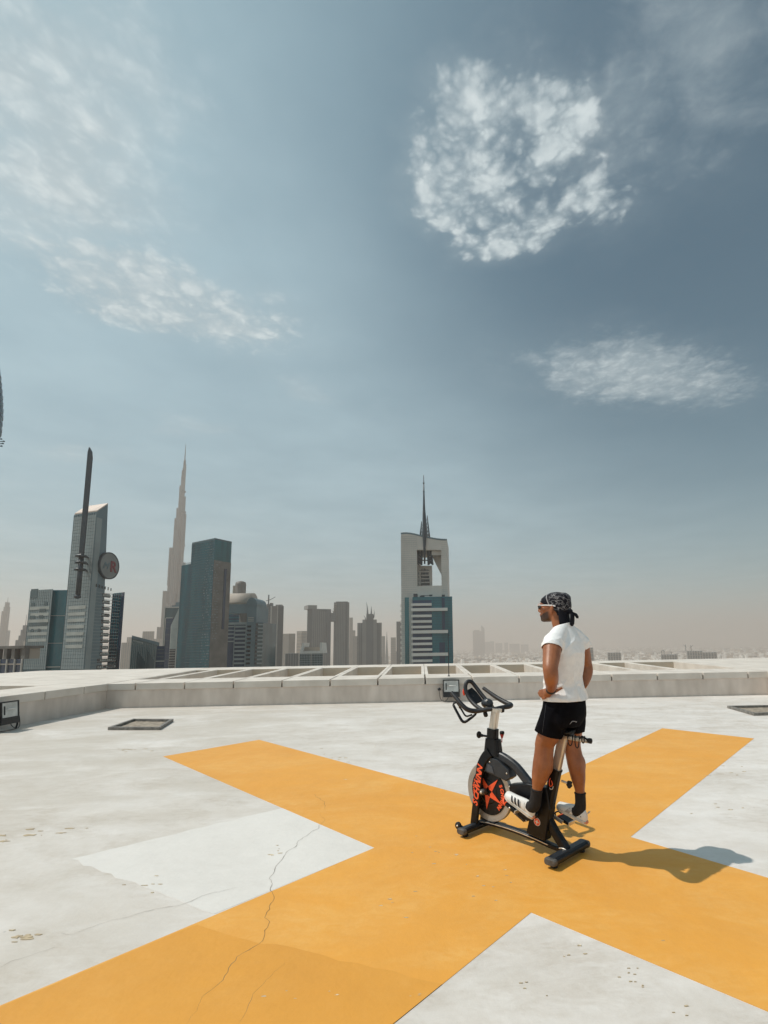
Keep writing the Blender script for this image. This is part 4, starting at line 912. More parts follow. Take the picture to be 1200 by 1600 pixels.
q = MB(); uu = [(.66, zpx(690, 866, Yr)), (ur + .002, zpx(690, 866, Yr)), (ur + .002, zpx(690, 897, Yr))]
q.add([M @ Vector((u * L, z, d)) for d in (-12, -30) for u, z in uu], [(0, 1, 2), (5, 4, 3), (0, 3, 4, 1), (1, 4, 5, 2), (2, 5, 3, 0)]); b.put(q, 'raking_gusset', C_PORT)
q = MB(); q.box(.66 * L, ur * L, zpx(690, 866.5, Yr), zpx(690, 857, Yr), -30, -3, M); b.put(q, 'inner_soffit', C_PORT)
# blue glass front
f0, f1 = PP(645.5, Yr - 14, 1040), PP(708.5, Yr - 14, 1040)
zt = zpx(675, 932.5, Yr - 14); Mf, Lf = fr(f0, f1)
mb = MB(); mb.box(0, Lf, GZ, zt, -12, 0, Mf); b.put(mb, 'glass_front', G_TEAL)
b.rows('glazing_bar', G_NAVY, f0, f1, zpx(675, 1040, Yr), zt, 26, .07, .46, 1, .12); b.cols('glazing_bar', G_NAVY, f0, f1, GZ, zt, 16, .05, .12, .46, 1)
b.piece('dark_bay', G_NAVY, f0, f1, .74, .81, zpx(690, 985, Yr), zt - 1, 0, .35); b.piece('dark_bay', G_NAVY, f0, f1, .66, .80, GZ, zpx(690, 1004, Yr), 0, .35); b.piece('dark_bay', G_NAVY, f0, f1, .0, .48, GZ, zpx(690, 940, Yr), 0, .3)
for yy, u1, th in ((944.5, .48, .9), (952.5, .88, 1.1), (962.3, .48, .9), (971, .48, .9), (979.5, .48, .9), (987.3, .88, 1.15), (997.5, .48, .9), (1006, .48, .9), (1015, .48, .9), (1022.7, .88, 1.15), (1032.5, .48, .9)):
    z = zpx(660, yy, Yr - 16); b.piece('balcony_slab', C_WHITE, f0, f1, -.035, u1, z - th, z + th, 0, 2.4)
b.piece('roof_box', C_STEEL, f0, f1, .02, .12, zt, zt + 2.6, -8, -1); b.piece('roof_box', C_STEEL, f0, f1, .18, .30, zt, zt + .9, -8, -1); b.piece('roof_box', C_STEEL, f0, f1, .74, .82, zt, zt + 1.6, -8, -1)
mb = MB(); mb.box(.20 * Lf, .46 * Lf, zt + 1.4, zt + 1.8, -6, -5.4, Mf); mb.box(.42 * Lf, .5 * Lf, zt + 1.0, zt + 2.2, -6, -5.4, Mf); b.put(mb, 'window_cradle', C_STEEL)
# crown block standing in the portal, and the spire
c0, c1 = PP(651.3, Yr + 12, 1040), PP(677, Yr + 12, 1040); Mc, Lc = fr(c0, c1); zk = zpx(664, 884, Yr + 12)
mb = MB(); mb.box(0, Lc, GZ, zk, -14, 0, Mc); b.put(mb, 'crown_block', C_PORT)
for k in range(4):
    z = zpx(664, 895.5 + k * 5.6, Yr + 10); b.piece('window_band', G_DARK, c0, c1, .30, .80 + .02 * k, z - .95, z + .95, 0, .2); b.piece('window_band', G_SLATE, c0, c1, .02, .2, z - .95, z + .95, 0, .15)
mb = MB()
for k in range(7): u = .26 + .09 * k; zz = zk - 3.4 + (1.9 - abs(k - 3) * .55); mb.add([Mc @ Vector(v) for v in ((u * Lc - .55, zk - 4.2, .3), (u * Lc + .55, zk - 4.2, .3), (u * Lc, zz, .3), (u * Lc - .55, zk - 4.2, 0), (u * Lc + .55, zk - 4.2, 0), (u * Lc, zz, 0))], [(0, 1, 2), (5, 4, 3), (0, 3, 4, 1), (1, 4, 5, 2), (2, 5, 3, 0)])
b.put(mb, 'crest', G_DARK)
se = at(664.3, 900, Yr + 6); sp = thing('lattice_spire', (se.x, se.y + 0, zk), 'dark lattice pylons and needle spire standing in the portal tower', 'spire')
def zq_(y): return zpx(664, y, Yr + 6) - zk
pl = Lc / 2
for s_, nm in ((-1, 'pylon'), (1, 'pylon')):
    mb = MB(); zt1 = zq_(815) if s_ < 0 else zq_(806)
    for dx, dy in ((0, -2.5), (0, 2.5), (1, -2.5), (1, 2.5)):
        x0 = s_ * (pl - .3) if dx == 0 else s_ * (pl * .42); x1 = s_ * (2.3 if dx == 0 else .9)
        mb.tube([(x0, dy, 0), (x0 + (x1 - x0) * .75, dy * .8, zt1 * .75), (x1, dy * .3, zt1)], [.72, .45, .28], 5)
    nseg = 12
    for k in range(nseg):
        t0, t1 = k / nseg * .95, (k + 1) / nseg * .95
        def pt(t, inner): 
            xa = s_ * ((pl - .3) + (2.3 - pl + .3) * t); xb = s_ * (pl * .42 + (.9 - pl * .42) * t); return xb if inner else xa
        for dy in (-2.5, 2.5):
            mb.tube([(pt(t0, 0), dy * (1 - .6 * t0), zt1 * t0), (pt(t1, 1), dy * (1 - .6 * t1), zt1 * t1)], .42 * (1.15 - t1), 4); mb.tube([(pt(t0, 1), dy * (1 - .6 * t0), zt1 * t0), (pt(t1, 0), dy * (1 - .6 * t1), zt1 * t1)], .42 * (1.15 - t1), 4)
            mb.tube([(pt(t1, 0), dy * (1 - .6 * t1), zt1 * t1), (pt(t1, 1), dy * (1 - .6 * t1), zt1 * t1)], .4 * (1.15 - t1), 4)
    mb.build('pylon', C_STEEL, sp)
mb = MB(); dy = -8.5
mb.tube([(0, dy, zq_(884)), (0, dy, zq_(858)), (0.2, dy, zq_(838)), (0.1, dy, zq_(812)), (0, dy, zq_(800)), (0, dy, zq_(788)), (0, dy, zq_(748))], [.6, 1.0, 1.7, 1.4, 1.0, .8, .25], 10); mb.build('needle', C_STEEL, sp, smooth=True)
for yy in (787, 773, 760): MB().lathe([(0, -.25), (.85, -.2), (.85, .2), (0, .25)], (0, dy, zq_(yy)), n=8).build('collar', C_STEEL, sp)
mb = MB(); mb.box(-pl * .7, pl * .7, -1.2, 1.2, zq_(876), zq_(876) + .5); mb.build('cross_beam', C_STEEL, sp)

# ---- far right: hazy pair, construction blocks, the low city
b = simple('tower', 'faint broad tower far beyond the cyclist', 740, 753.5, 986, 8000, C_FAR2, None, group='faint pair beyond the city')
M, L = fr(b.p[0], b.p[1]); b.piece('roof_curve', C_FAR2, b.p[0], b.p[1], .15, .8, b.zt, b.zt + 16, -30, -2)
b = simple('tower', 'faint slim tower, the taller of the far pair', 753.5, 758.5, 982, 8100, C_FAR2, None, group='faint pair beyond the city')
mb = MB(); M, L = fr(b.p[0], b.p[1]); mb.add([M @ Vector(v) for v in ((0, b.zt, 0), (L, b.zt, 0), (L * .1, b.zt + 55, -10), (0, b.zt, -20), (L, b.zt, -20))], [(0, 1, 2), (1, 4, 2), (4, 3, 2), (3, 0, 2), (0, 3, 4, 1)]); b.put(mb, 'slanted_top', C_FAR2)
rr = random.Random(5)
for x0, w, yt in ((758, 9, 1003), (767, 6, 1002), (775, 11, 1005), (789, 6, 1004), (797, 10, 1006), (806, 7, 1006), (815, 12, 1007)):
    simple('city_block', 'dim slab block on the horizon right of the faint pair', x0, x0 + w, yt, 9500, C_FAR, group='slab blocks on the horizon')
CG = 'blocks under construction in the low city'
def site(label, xl, xr, yt, Y, cranes=(), tall=None):
    bb = simple('unfinished_block', label, xl, xr, yt, Y, C_FAR2, C_PALE, 0, 0, group=CG); z = bb.zt
    n = max(2, int((xr - xl) / 4)); bb.rows('floor_slab', C_SAND, bb.p[0], bb.p[1], zpx(xl, 1036, Y), z, 4, .2, 0, 1, 2)
    for k in range(n + 1): bb.piece('column', C_PALE, bb.p[0], bb.p[1], k / n - .02, k / n + .02, zpx(xl, 1036, Y), z, 0, 2.2)
    M, L = fr(bb.p[0], bb.p[1])
    for u, h, j in cranes:
        mb = MB(); mb.box(u * L - 1.2, u * L + 1.2, z, z + h, -8, -6, M); t = [M @ Vector((u * L - j * .4, z + h * .62, -7)), M @ Vector((u * L, z + h * .7, -7)), M @ Vector((u * L + j, z + h * 1.0, -7))]; mb.tube(t, 1.0, 4); bb.put(mb, 'crane', C_FAR2)
    return bb
site('dark unfinished block just right of the cyclist elbow', 919, 928, 1012, 2600)
site('square unfinished block with pale posts on the low city', 950.5, 971, 1020, 2600)
site('low unfinished block with small cranes beside it', 1034, 1059, 1023, 2700, ((.1, 22, 8), (.25, 26, -10), (.7, 14, 6)))
site('tall dark part of the unfinished pair under two cranes', 1075, 1099, 1017.5, 2600, ((.0, 34, -12), (.35, 30, 12)))
site('paler lower part of the unfinished pair at the right', 1099, 1121, 1019.5, 2650)

# low city: far more houses than anyone could count
rr = np.random.default_rng(4)
V, F = [], []
cnt = 0
mats = [pmat('house_white', (0.92, 0.88, 0.82), .8, scale=.01), pmat('house_sand', (0.42, 0.34, 0.26), .8, scale=.01), pmat('house_dark', (0.07, 0.065, 0.055), .8, scale=.01)]
bufs = [([], []), ([], []), ([], [])]
def addbox(k, x, y, w, d, h, a):
    V, F = bufs[k]; o = len(V); c, s_ = math.cos(a), math.sin(a)
    for z in (0, h):
        for dx, dy in ((-w, -d), (w, -d), (w, d), (-w, d)): V.append((x + dx * c - dy * s_, y + dx * s_ + dy * c, GZ + z))
    F.extend(((o, o + 1, o + 5, o + 4), (o + 1, o + 2, o + 6, o + 5), (o + 2, o + 3, o + 7, o + 6), (o + 3, o, o + 4, o + 7), (o + 4, o + 5, o + 6, o + 7)))
NH = 36000
u = rr.random(NH); D_ = 1 / (1 / 3600 + u * (1 / 17000 - 1 / 3600))
azm = np.arctan((rr.uniform(560, 1290, NH) - CX) / FPX)
for i in range(NH):
    d = D_[i]; x = d * math.tan(azm[i]); nz = noise.noise(Vector((x / 900, d / 900, 0))) + .5 * noise.noise(Vector((x / 260, d / 260, 4)))
    if nz < -.28: k = 2
    else: k = int(rr.choice([0, 0, 1, 1, 2]))
    sc_h = 1 + d / 9000
    h = float(rr.gamma(2.0, 4.0)) * (1 if k != 2 else .7) * sc_h
    addbox(k, x, d, float(rr.uniform(5, 15)) * sc_h, float(rr.uniform(5, 14)) * sc_h, min(h, 60), float(rr.uniform(-.5, .5)))
for k, (lab, nm) in enumerate((('mass of white far houses spreading to the horizon', 'white_houses'), ('mass of sandy far houses spreading to the horizon', 'sandy_houses'), ('dark trees and dark roofs spread through the low city', 'dark_roofs'))):
    me = bpy.data.meshes.new(nm); me.from_pydata(bufs[k][0], [], bufs[k][1]); me.materials.append(mats[k])
    o = bpy.data.objects.new(nm, me); COL.objects.link(o); tag(o, lab, 'houses', None, 'stuff')

# ------------------------------------------------------------------ desert haze: one closed box of even air
HM = bpy.data.materials.new('haze'); HM.use_nodes = True; t = HM.node_tree; t.nodes.clear()
ov = t.nodes.new('ShaderNodeOutputMaterial'); pv = t.nodes.new('ShaderNodeVolumePrincipled')
pv.inputs['Color'].default_value = (0.96, 0.84, 0.765, 1); pv.inputs['Density'].default_value = 2.0e-4; pv.inputs['Anisotropy'].default_value = 0.28
t.links.new(pv.outputs[0], ov.inputs['Volume'])
mb = MB(); mb.box(-61000, 61000, -31000, 43000, GZ - 1.0, 700.0)
hz = mb.build('haze', HM, kind='stuff'); tag(hz, 'dusty haze lying over the whole city', 'haze')

# ================================================================== EXERCISE BIKE
K_BLK = pmat('bike_black', (0.006, 0.007, 0.009), 0.36, spec=0.28, var=0.35, scale=18, bump=0.05, bscale=300)
K_SAT = pmat('bike_satin', (0.020, 0.024, 0.030), 0.42, var=0.25, scale=14)
K_RUB = pmat('rubber', (0.012, 0.012, 0.012), 0.75, var=0.3, scale=40)
K_SIL = pmat('brushed_steel', (0.66, 0.61, 0.54), 0.32, 0.6, var=0.15, scale=30, sc=(1, 1, .1))
K_RIM = pmat('flywheel_steel', (0.40, 0.38, 0.35), 0.42, 0.55, var=0.2, scale=6)
K_RED = pmat('bike_red', (0.86, 0.105, 0.03), 0.45, var=0.1, scale=20)
K_CAP = pmat('end_cap_grey', (0.085, 0.080, 0.075), 0.6, var=0.3, scale=30)
K_WHT = pmat('bike_white', (0.75, 0.73, 0.70), 0.5)
K_GRIP = pmat('bar_grip', (0.016, 0.016, 0.019), 0.48, var=0.3, scale=30, bump=0.15, bscale=220)
bk = thing('exercise_bike', BO, 'black indoor exercise bike with a steel flywheel standing on the yellow cross', 'exercise bike', BTH)

def rsec(w, h, r, n=4):
    """rounded rectangle section: w across, h in the plane of the sweep"""
    o = []
    for cx_, cy_, a0 in ((w/2 - r, h/2 - r, 0), (-w/2 + r, h/2 - r, 90), (-w/2 + r, -h/2 + r, 180), (w/2 - r, -h/2 + r, 270)):
        for k in range(n): a = rad(a0 + 90 * k / (n - 1)); o.append((cx_ + r * math.cos(a), cy_ + r * math.sin(a)))
    return o
def curve(pts, sub=8):
    return crom([Vector((p[0], 0, p[1])) for p in pts], [1] * len(pts), sub)[0]
# stabilisers
def stabiliser(s, z, half, w, h, nm='stabiliser'):
    mb = MB(); R_ = []
    for l in (-half, half):
        R_.append([(s + a, l, z + b) for a, b in rsec(w, h, .018)])
    mb.rings(R_); st = mb.build(nm, K_BLK, bk, smooth=False, bevel=0.004)
    mb = MB(); mb.rings([[(s + a, l, z + h / 2 - .002 + b) for a, b in rsec(w * .52, .012, .004)] for l in (-half * .98, half * .98)]); mb.build('top_cover', K_SAT, st)
    for sg in (-1, 1):
        mb = MB(); mb.rings([[(s + a * k, sg * l, z + b * k) for a, b in rsec(w * 1.04, h * 1.08, .02)] for l, k in ((half - .012, 1), (half + .012, 1), (half + .022, .9), (half + .025, .7))]); mb.build('end_cap', K_CAP, st, smooth=False)
        mb = MB(); mb.lathe([(.024, 0), (.026, .006), (.024, z - h / 2 + .006)], (s, sg * (half - .04), 0), n=16); mb.build('foot', K_RUB, st, smooth=True)
    return st
front = stabiliser(0.915, 0.052, 0.235, 0.088, 0.044)
rear = stabiliser(0.035, 0.052, 0.232, 0.095, 0.046)
for sg in (-1, 1):
    mb = MB(); mb.lathe([(.0, -.014), (.026, -.014), (.030, -.008), (.030, .008), (.026, .014), (0, .014)], (0.978, sg * .215, .078), (0, 1, 0), 20); w_ = mb.build('transport_wheel', K_RUB, front, smooth=True)
    mb = MB(); mb.plate([(.93, .05), (.985, .066), (.985, .09), (.93, .075)], sg * .195, sg * .1995); mb.build('wheel_bracket', K_BLK, front)
    MB().lathe([(0, -.017), (.009, -.017), (.009, .017), (0, .017)], (0.978, sg * .215, .078), (0, 1, 0), 12).build('wheel_hub', K_SIL, front, smooth=True)
# base rail: one flat arch from end to end
mb = MB(); P_ = curve([(.915, .072), (.80, .088), (.565, .092), (.33, .078), (.16, .060), (.035, .062)], 8)
mb.sweep(P_, rsec(.055, .036, .010)); rail = mb.build('base_rail', K_BLK, bk, smooth=False)
mb = MB(); mb.sweep([p + Vector((0, .0285, .006)) for p in P_[2:-10]], rsec(.0035, .007, .0012, 3)); mb.build('trim_strip', K_SIL, rail)
# fork: a leg each side of the flywheel
for sg in (1, -1):
    mb = MB(); P_ = curve([(.930, .065), (.905, .20), (.868, .40), (.842, .545), (.800, .635), (.745, .690)], 7)
    mb.sweep([p + Vector((0, sg * (.064 - .022 * max(0, (p.z - .56) / .13)), 0)) for p in P_], rsec(.030, .074, .010), scl=[(1, 1 + .18 * max(0, (p.z - .5) / .2)) for p in P_])
    leg = mb.build('fork_leg', K_BLK, bk, smooth=False)
    if sg > 0:
        a, c = Vector((.900, 0, .232)), Vector((.832, 0, .548)); u_ = (c - a).normalized(); v_ = Vector((u_.z, 0, -u_.x)); 
        if v_.x < 0: v_ = -v_
        for i, ch in enumerate('SCHWINN'):
            wd = (0, .92, 1.90, 2.93, 4.16, 4.62, 5.66)[i] * .0545
            mb = MB(); text_mb(mb, ch, .078, frame(a + u_ * wd * .93 + Vector((0, .0812, 0)) - v_ * .025, u_, v_, (0, 1, 0)), .0012, 0.28, .0028); mb.build('letter', K_RED, leg)
# head tube, sleeves and steel handle post
mb = MB(); hp = [(.742, .665), (.738, .80)]; mb.sweep([Vector((x, 0, z)) for x, z in hp], rsec(.094, .165, .03), scl=[(1, 1.05), (.9, .82)]); hd = mb.build('head_tube', K_BLK, bk, smooth=False)
mb = MB(); mb.sweep([Vector((.745, 0, .79)), Vector((.738, 0, .885))], rsec(.070, .098, .02)); mb.build('sleeve', K_BLK, hd)
mb = MB(); mb.sweep([Vector((.740, 0, .87)), Vector((.700, 0, 1.048))], rsec(.046, .070, .012)); post = mb.build('handle_post', K_SIL, bk)
mb = MB()
for k in range(7): mb.box(.690 - k * .0 + .0, .691, -.0235, .0235, .9 + k * .018, .901 + k * .018)
mb = MB(); mb.lathe([(0, 0), (.010, 0), (.010, .05), (.014, .055), (.014, .065), (0, .066)], (.786, 0.02, .818), (1, 0.1, 0), 12); kn = mb.build('adjuster_stem', K_BLK, bk)
mb = MB(); mb.ell((.876, .030, .822), (.018, .029, .031), 14, 10); mb.build('adjuster_knob', K_RUB, bk, smooth=True)
mb = MB(); mb.lathe([(.004, 0), (.004, .030), (.010, .042), (.019, .070), (.021, .085), (.017, .094), (0, .096)], (.650, -.010, .778), (-.06, 0, 1), 16); mb.build('brake_lever', pmat('lever_red', (.35, .02, .03), .3), bk, smooth=True)
mb = MB(); mb.lathe([(.0195, 0), (.0217, .014), (.018, .024), (0, .026)], (.6455, -.010, .848), (-.06, 0, 1), 16); mb.build('lever_cap', K_BLK, bk, smooth=True)
# sloping main tube and brake cover under it
mb = MB(); P_ = curve([(.735, .665), (.625, .652), (.50, .600), (.385, .505), (.30, .435)], 8)
mb.sweep(P_, rsec(.058, .072, .02), scl=[(1, 1.25 - .25 * min(1, i / 12)) for i in range(len(P_))]); mt = mb.build('main_tube', K_SAT, bk, smooth=False)
mb = MB(); mb.sweep([p + Vector((.004, 0, .0395)) for p in P_[11:17]], rsec(.030, .004, .001, 3)); mb.build('wear_pad', K_CAP, mt)
mb = MB(); mb.plate([(.815, .520), (.775, .655), (.66, .640), (.545, .575), (.525, .515), (.575, .480), (.70, .505)], -.046, .049); bc = mb.build('brake_cover', K_SAT, bk, bevel=0.006)
mb = MB(); mb.plate([(.800, .530), (.775, .600), (.715, .575), (.695, .520)], .049, .054); mb.build('cover_badge', pmat('cover_dark', (.05, .055, .065), .3), bc, bevel=.002)
for x, z in ((.765, .645), (.785, .610), (.560, .545), (.815, .530), (.742, .612)):
    MB().lathe([(0, .0), (.008, 0), (.007, .004), (0, .005)], (x, .0505, z), (0, 1, 0), 10).build('screw', K_SIL, bc, smooth=True)
# flywheel
FC = Vector((.793, 0, .352)); FR = .245
mb = MB(); mb.lathe([(.175, -.015), (FR - .004, -.020), (FR, -.016), (FR, .016), (FR - .004, .020), (.175, .015)], FC, (0, 1, 0), 72); fw = mb.build('flywheel', K_RIM, bk, smooth=False)
mb = MB(); mb.lathe([(0, -.017), (.188, -.017), (.192, -.012), (.192, .018), (.188, .0225), (.10, .0225), (.092, .027), (0, .027)], FC, (0, 1, 0), 64); disc = mb.build('disc', K_BLK, fw, smooth=False)
mb = MB()
for k, (ph, r1) in enumerate(((38, .166), (-35, .166), (-105, .150), (-178, .150), (112, .150))):
    ph = 180 - ph - 8
    t_, b1, b2 = rad(ph), rad(ph - 36), rad(ph + 36); P2 = [(r1 * math.cos(t_), r1 * math.sin(t_)), (.047 * math.cos(b1), .047 * math.sin(b1)), (.028 * math.cos(t_), .028 * math.sin(t_)), (.047 * math.cos(b2), .047 * math.sin(b2))]
    mb.add([FC + Vector((a, y_, c)) for y_ in (.0275, .0295) for a, c in P2], [(0, 1, 2, 3), (7, 6, 5, 4), (0, 4, 5, 1), (1, 5, 6, 2), (2, 6, 7, 3), (3, 7, 4, 0)])
mb.build('star', K_RED, fw)
for start in (-42, 150):
    for i, ch in enumerate('SCHWINN'):
        ph = rad(start + (0, 10.8, 22.3, 34.3, 50, 55.4, 67)[i]); tg = Vector((-math.sin(ph), 0, math.cos(ph))); rd = Vector((math.cos(ph), 0, math.sin(ph)))
        mb = MB(); text_mb(mb, ch, .0425, frame(FC + rd * .143 + Vector((0, .0235, 0)), tg, rd, (0, 1, 0)), .001, .12, .0026); mb.build('letter', K_RED, fw)
mb = MB(); mb.lathe([(0, 0), (.022, 0), (.025, .006), (.025, .048), (.020, .058), (.010, .062), (0, .062)], FC + Vector((.028, .027, 0)), (0, 1, 0), 24); mb.build('hub', K_CAP, fw, smooth=True)
mb = MB(); mb.lathe([(.0, -.09), (.011, -.09), (.011, .09), (0, .09)], FC + Vector((.028, 0, 0)), (0, 1, 0), 12); mb.build('axle', K_SIL, fw, smooth=True)
# brake pad block by the base and the tension bracket
mb = MB(); mb.box(.72, .79, -.03, .03, .075, .112); mb.build('wheel_guard', K_BLK, bk, bevel=.006)
# chain guard, seat tube, rear leg and foot plate
mb = MB(); mb.plate([(.552, .458), (.36, .500), (.17, .500), (.15, .34), (.205, .098), (.385, .118), (.355, .215), (.40, .195), (.530, .256), (.538, .30), (.535, .40)], -.038, .052); cg = mb.build('chain_guard', K_BLK, bk, bevel=0.010, segs=3)
mb = MB(); mb.plate([(.528, .256), (.400, .196), (.392, .212), (.520, .272)], .0525, .0555); mb.build('lower_lip', K_SAT, cg)
for x, z in ((.535, .445), (.375, .212)): MB().lathe([(0, 0), (.007, 0), (.006, .004), (0, .005)], (x, .0525, z), (0, 1, 0), 10).build('screw', K_SIL, cg, smooth=True)
mb = MB(); mb.sweep([Vector((.255, 0, .13)), Vector((.205, 0, .30)), Vector((.108, 0, .642))], rsec(.072, .084, .02)); stb = mb.build('seat_tube', K_BLK, bk)
mb = MB(); mb.sweep([Vector((.112, 0, .632)), Vector((.1085, 0, .646))], rsec(.080, .092, .02)); mb.build('collar', K_BLK, stb)
mb = MB(); mb.sweep(curve([(.235, .31), (.150, .18), (.050, .066)], 6), rsec(.060, .072, .018)); rl = mb.build('rear_leg', K_BLK, bk)
mb = MB(); mb.tube([(.09, .036, .075), (.06, .038, .082), (.03, .036, .078)], .005, 8, sub=4); mb.build('weld_clip', K_SIL, rl, smooth=True)
MB().lathe([(0, 0), (.008, 0), (.007, .006), (0, .007)], (.075, .031, .056), (0, 1, 0), 10).build('bolt', K_SIL, rl, smooth=True)
# emblem: red ring with a white four pointed star
E_ = Vector((.270, .0525, .228)); mb = MB(); mb.lathe([(0, 0), (.030, 0), (.030, .002), (0, .0025)], E_, (0, 1, 0), 28); em = mb.build('emblem', K_WHT, bk)
mb = MB(); mb.lathe([(.012, .0), (.026, .0), (.026, .0035), (.012, .0035)], E_, (0, 1, 0), 28); mb.build('emblem_ring', K_RED, em)
mb = MB(); sp_ = []
for k in range(8): a = rad(45 * k + 10); r_ = .023 if k % 2 == 0 else .007; sp_.append((E_.x + r_ * math.cos(a), E_.z + r_ * math.sin(a)))
mb.plate(sp_, E_.y + .0036, E_.y + .005); mb.build('emblem_star', K_WHT, em)
E2 = Vector((.135, .0365, .525)); mb = MB()
mb.tube([E2 + Vector((.004, 0, .052)), E2 + Vector((.016, 0, .020)), E2 + Vector((.010, 0, -.01)), E2 + Vector((-.012, 0, .006)), E2 + Vector((-.004, 0, .035))], .0042, 6, sub=4); mb.build('flame_decal', K_RED, stb, smooth=True)
mb = MB(); mb.tube([E2 + Vector((.016, 0, -.022)), E2 + Vector((.006, 0, -.032)), E2 + Vector((-.010, 0, -.026)), E2 + Vector((-.018, 0, -.006))], .0028, 6, sub=4); mb.build('decal_curl', K_WHT, stb, smooth=True)
# seat post, slider, saddle, cage of wire loops
mb = MB(); mb.sweep([Vector((.112, 0, .62)), Vector((.030, 0, .895))], rsec(.044, .074, .012)); mb.build('seat_post', K_SIL, bk)
mb = MB(); mb.sweep([Vector((.105, 0, .903)), Vector((-.185, 0, .893))], rsec(.044, .034, .008)); sl_ = mb.build('seat_slider', K_SIL, bk)
mb = MB(); mb.lathe([(0, 0), (.014, 0), (.020, .008), (.020, .026), (0, .03)], (-.185, 0, .893), (-1, 0, 0), 14); mb.build('slider_knob', K_RUB, sl_, smooth=True)
SR = []
for x, w_, h_, zt_ in ((.175, .012, .016, .948), (.150, .022, .024, .953), (.11, .030, .028, .953), (.06, .040, .032, .953), (.01, .058, .034, .954), (-.03, .066, .032, .955), (-.055, .060, .026, .955), (-.065, .04, .014, .955)):
    SR.append([(x, w_ * math.cos(a), zt_ - h_ / 2 + h_ / 2 * math.sin(a)) for a in [2 * PI * k / 16 for k in range(16)]])
mb = MB(); mb.rings(SR); sd = mb.build('saddle', K_RUB, bk, smooth=True)
for sg in (-1, 1):
    mb = MB(); mb.tube([(.09, sg * .016, .945), (.02, sg * .02, .928), (-.03, sg * .024, .928), (-.055, sg * .035, .948)], .0045, 8, sub=5); mb.build('saddle_rail', K_SIL, sd, smooth=True)
mb = MB(); mb.box(-.055, .0, -.032, .032, .910, .936); mb.build('saddle_clamp', K_BLK, sl_, bevel=.005)
for s0, l0, w_, hh in ((-.055, .028, .040, .075), (-.115, .030, .034, .085), (-.165, .026, .022, .045)):
    mb = MB(); mb.tube([(s0 + w_ * .5, l0, .930), (s0 + w_ * .5, l0 + .01, .930 - hh * .7), (s0 + w_ * .15, l0 + .014, .925 - hh), (s0 - w_ * .3, l0 + .014, .925 - hh * .95), (s0 - w_ * .5, l0 + .01, .930 - hh * .55), (s0 - w_ * .45, l0, .928)], .0042, 8, sub=6); mb.build('wire_loop', K_BLK, sl_, smooth=True)
mb = MB(); mb.tube([(-.13, .026, .905), (-.150, .030, .922), (-.172, .026, .918), (-.190, .018, .900)], .006, 8, sub=5); mb.build('strap', K_BLK, sl_, smooth=True)
mb = MB(); mb.lathe([(0, 0), (.009, 0), (.009, .055), (0, .056)], (.062, .0, .562), (-1, 0, -.15), 12); mb.build('seat_adjuster_stem', K_SIL, stb)
mb = MB()
for k in range(5): a = 2 * PI * k / 5; mb.ell((-.006, .017 * math.cos(a), .548 + .017 * math.sin(a)), (.016, .013, .013), 10, 8)
mb.ell((-.006, 0, .548), (.018, .02, .02), 10, 8); mb.build('seat_adjuster_knob', K_RUB, bk, smooth=True, kind='thing')
# crank set and pedals
BB = Vector((.282, 0, .279)); PL = Vector((.428, .150, .330)); PR = Vector((.136, -.150, .226))
MB().lathe([(0, -.075), (.024, -.075), (.024, .075), (0, .075)], BB, (0, 1, 0), 20).build('bottom_bracket', K_BLK, bk, smooth=True)
for p, sg in ((PL, 1), (PR, -1)):
    q = Vector((p.x, sg * .085, p.z)); c = Vector((BB.x, sg * .078, BB.z)); mb = MB(); d_ = (q - c)
    mb.sweep([c - d_ * .08, c + d_ * .5, q + d_ * .06], rsec(.015, .030, .006)); ca = mb.build('crank_arm', K_SIL if sg < 0 else K_BLK, bk)
    T_ = Matrix.Translation(p) @ Matrix.Rotation(rad(-26 if sg > 0 else -16), 4, 'Y')
    pd = MB(); pd.box(-.048, .048, -.045, .045, -.012, .012, T_); pdo = pd.build('pedal', K_BLK, bk, bevel=.004)
    for s_ in (-1, 1): MB().box(s_ * .052 - .004, s_ * .052 + .004, -.047, .047, -.016, .016, T_).build('pedal_cage', K_SIL if s_ < 0 else K_RED, pdo, bevel=.002)
    MB().tube([Vector((q.x, sg * .08, q.z)), Vector((p.x, sg * .2, p.z))], .008, 10).build('spindle', K_SIL, pdo, smooth=True)
    MB().tube([T_ @ Vector((.05, sg * .048, -.01)), T_ @ Vector((.085, sg * .03, .012)), T_ @ Vector((.09, 0, .018)), T_ @ Vector((.085, sg * -.03, .012)), T_ @ Vector((.05, sg * -.048, -.01))], .006, 8, sub=5).build('toe_clip', K_RED if sg > 0 else K_BLK, pdo, smooth=True)
# handlebar
hb = MB()
hb.tube([(.70, .0, 1.058), (.760, .05, 1.052), (.835, .115, 1.040), (.875, .175, 1.056), (.925, .198, 1.098), (.985, .202, 1.150), (1.042, .202, 1.196)], [.018, .020, .021, .021, .020, .018, .0165], 14, sub=7)
hb.tube([(.70, .0, 1.058), (.690, -.08, 1.062), (.672, -.155, 1.066), (.690, -.205, 1.074), (.760, -.215, 1.090), (.860, -.214, 1.128), (.945, -.208, 1.172), (1.012, -.204, 1.208)], [.018, .020, .0215, .0215, .0215, .0205, .018, .0165], 14, sub=7)
hbo = hb.build('handlebar', K_GRIP, bk, smooth=True)
mb = MB(); mb.tube([(.800, .075, 1.052), (.890, .060, 1.085), (.965, .052, 1.140), (1.012, .048, 1.215), (1.016, .030, 1.268), (1.008, .0, 1.284), (.995, -.030, 1.270), (.965, -.050, 1.225), (.905, -.058, 1.160), (.835, -.060, 1.100), (.78, -.055, 1.062)], [.017, .018, .019, .0185, .018, .018, .018, .0185, .019, .018, .017], 14, sub=7); mb.build('inner_bar', K_GRIP, hbo, smooth=True)
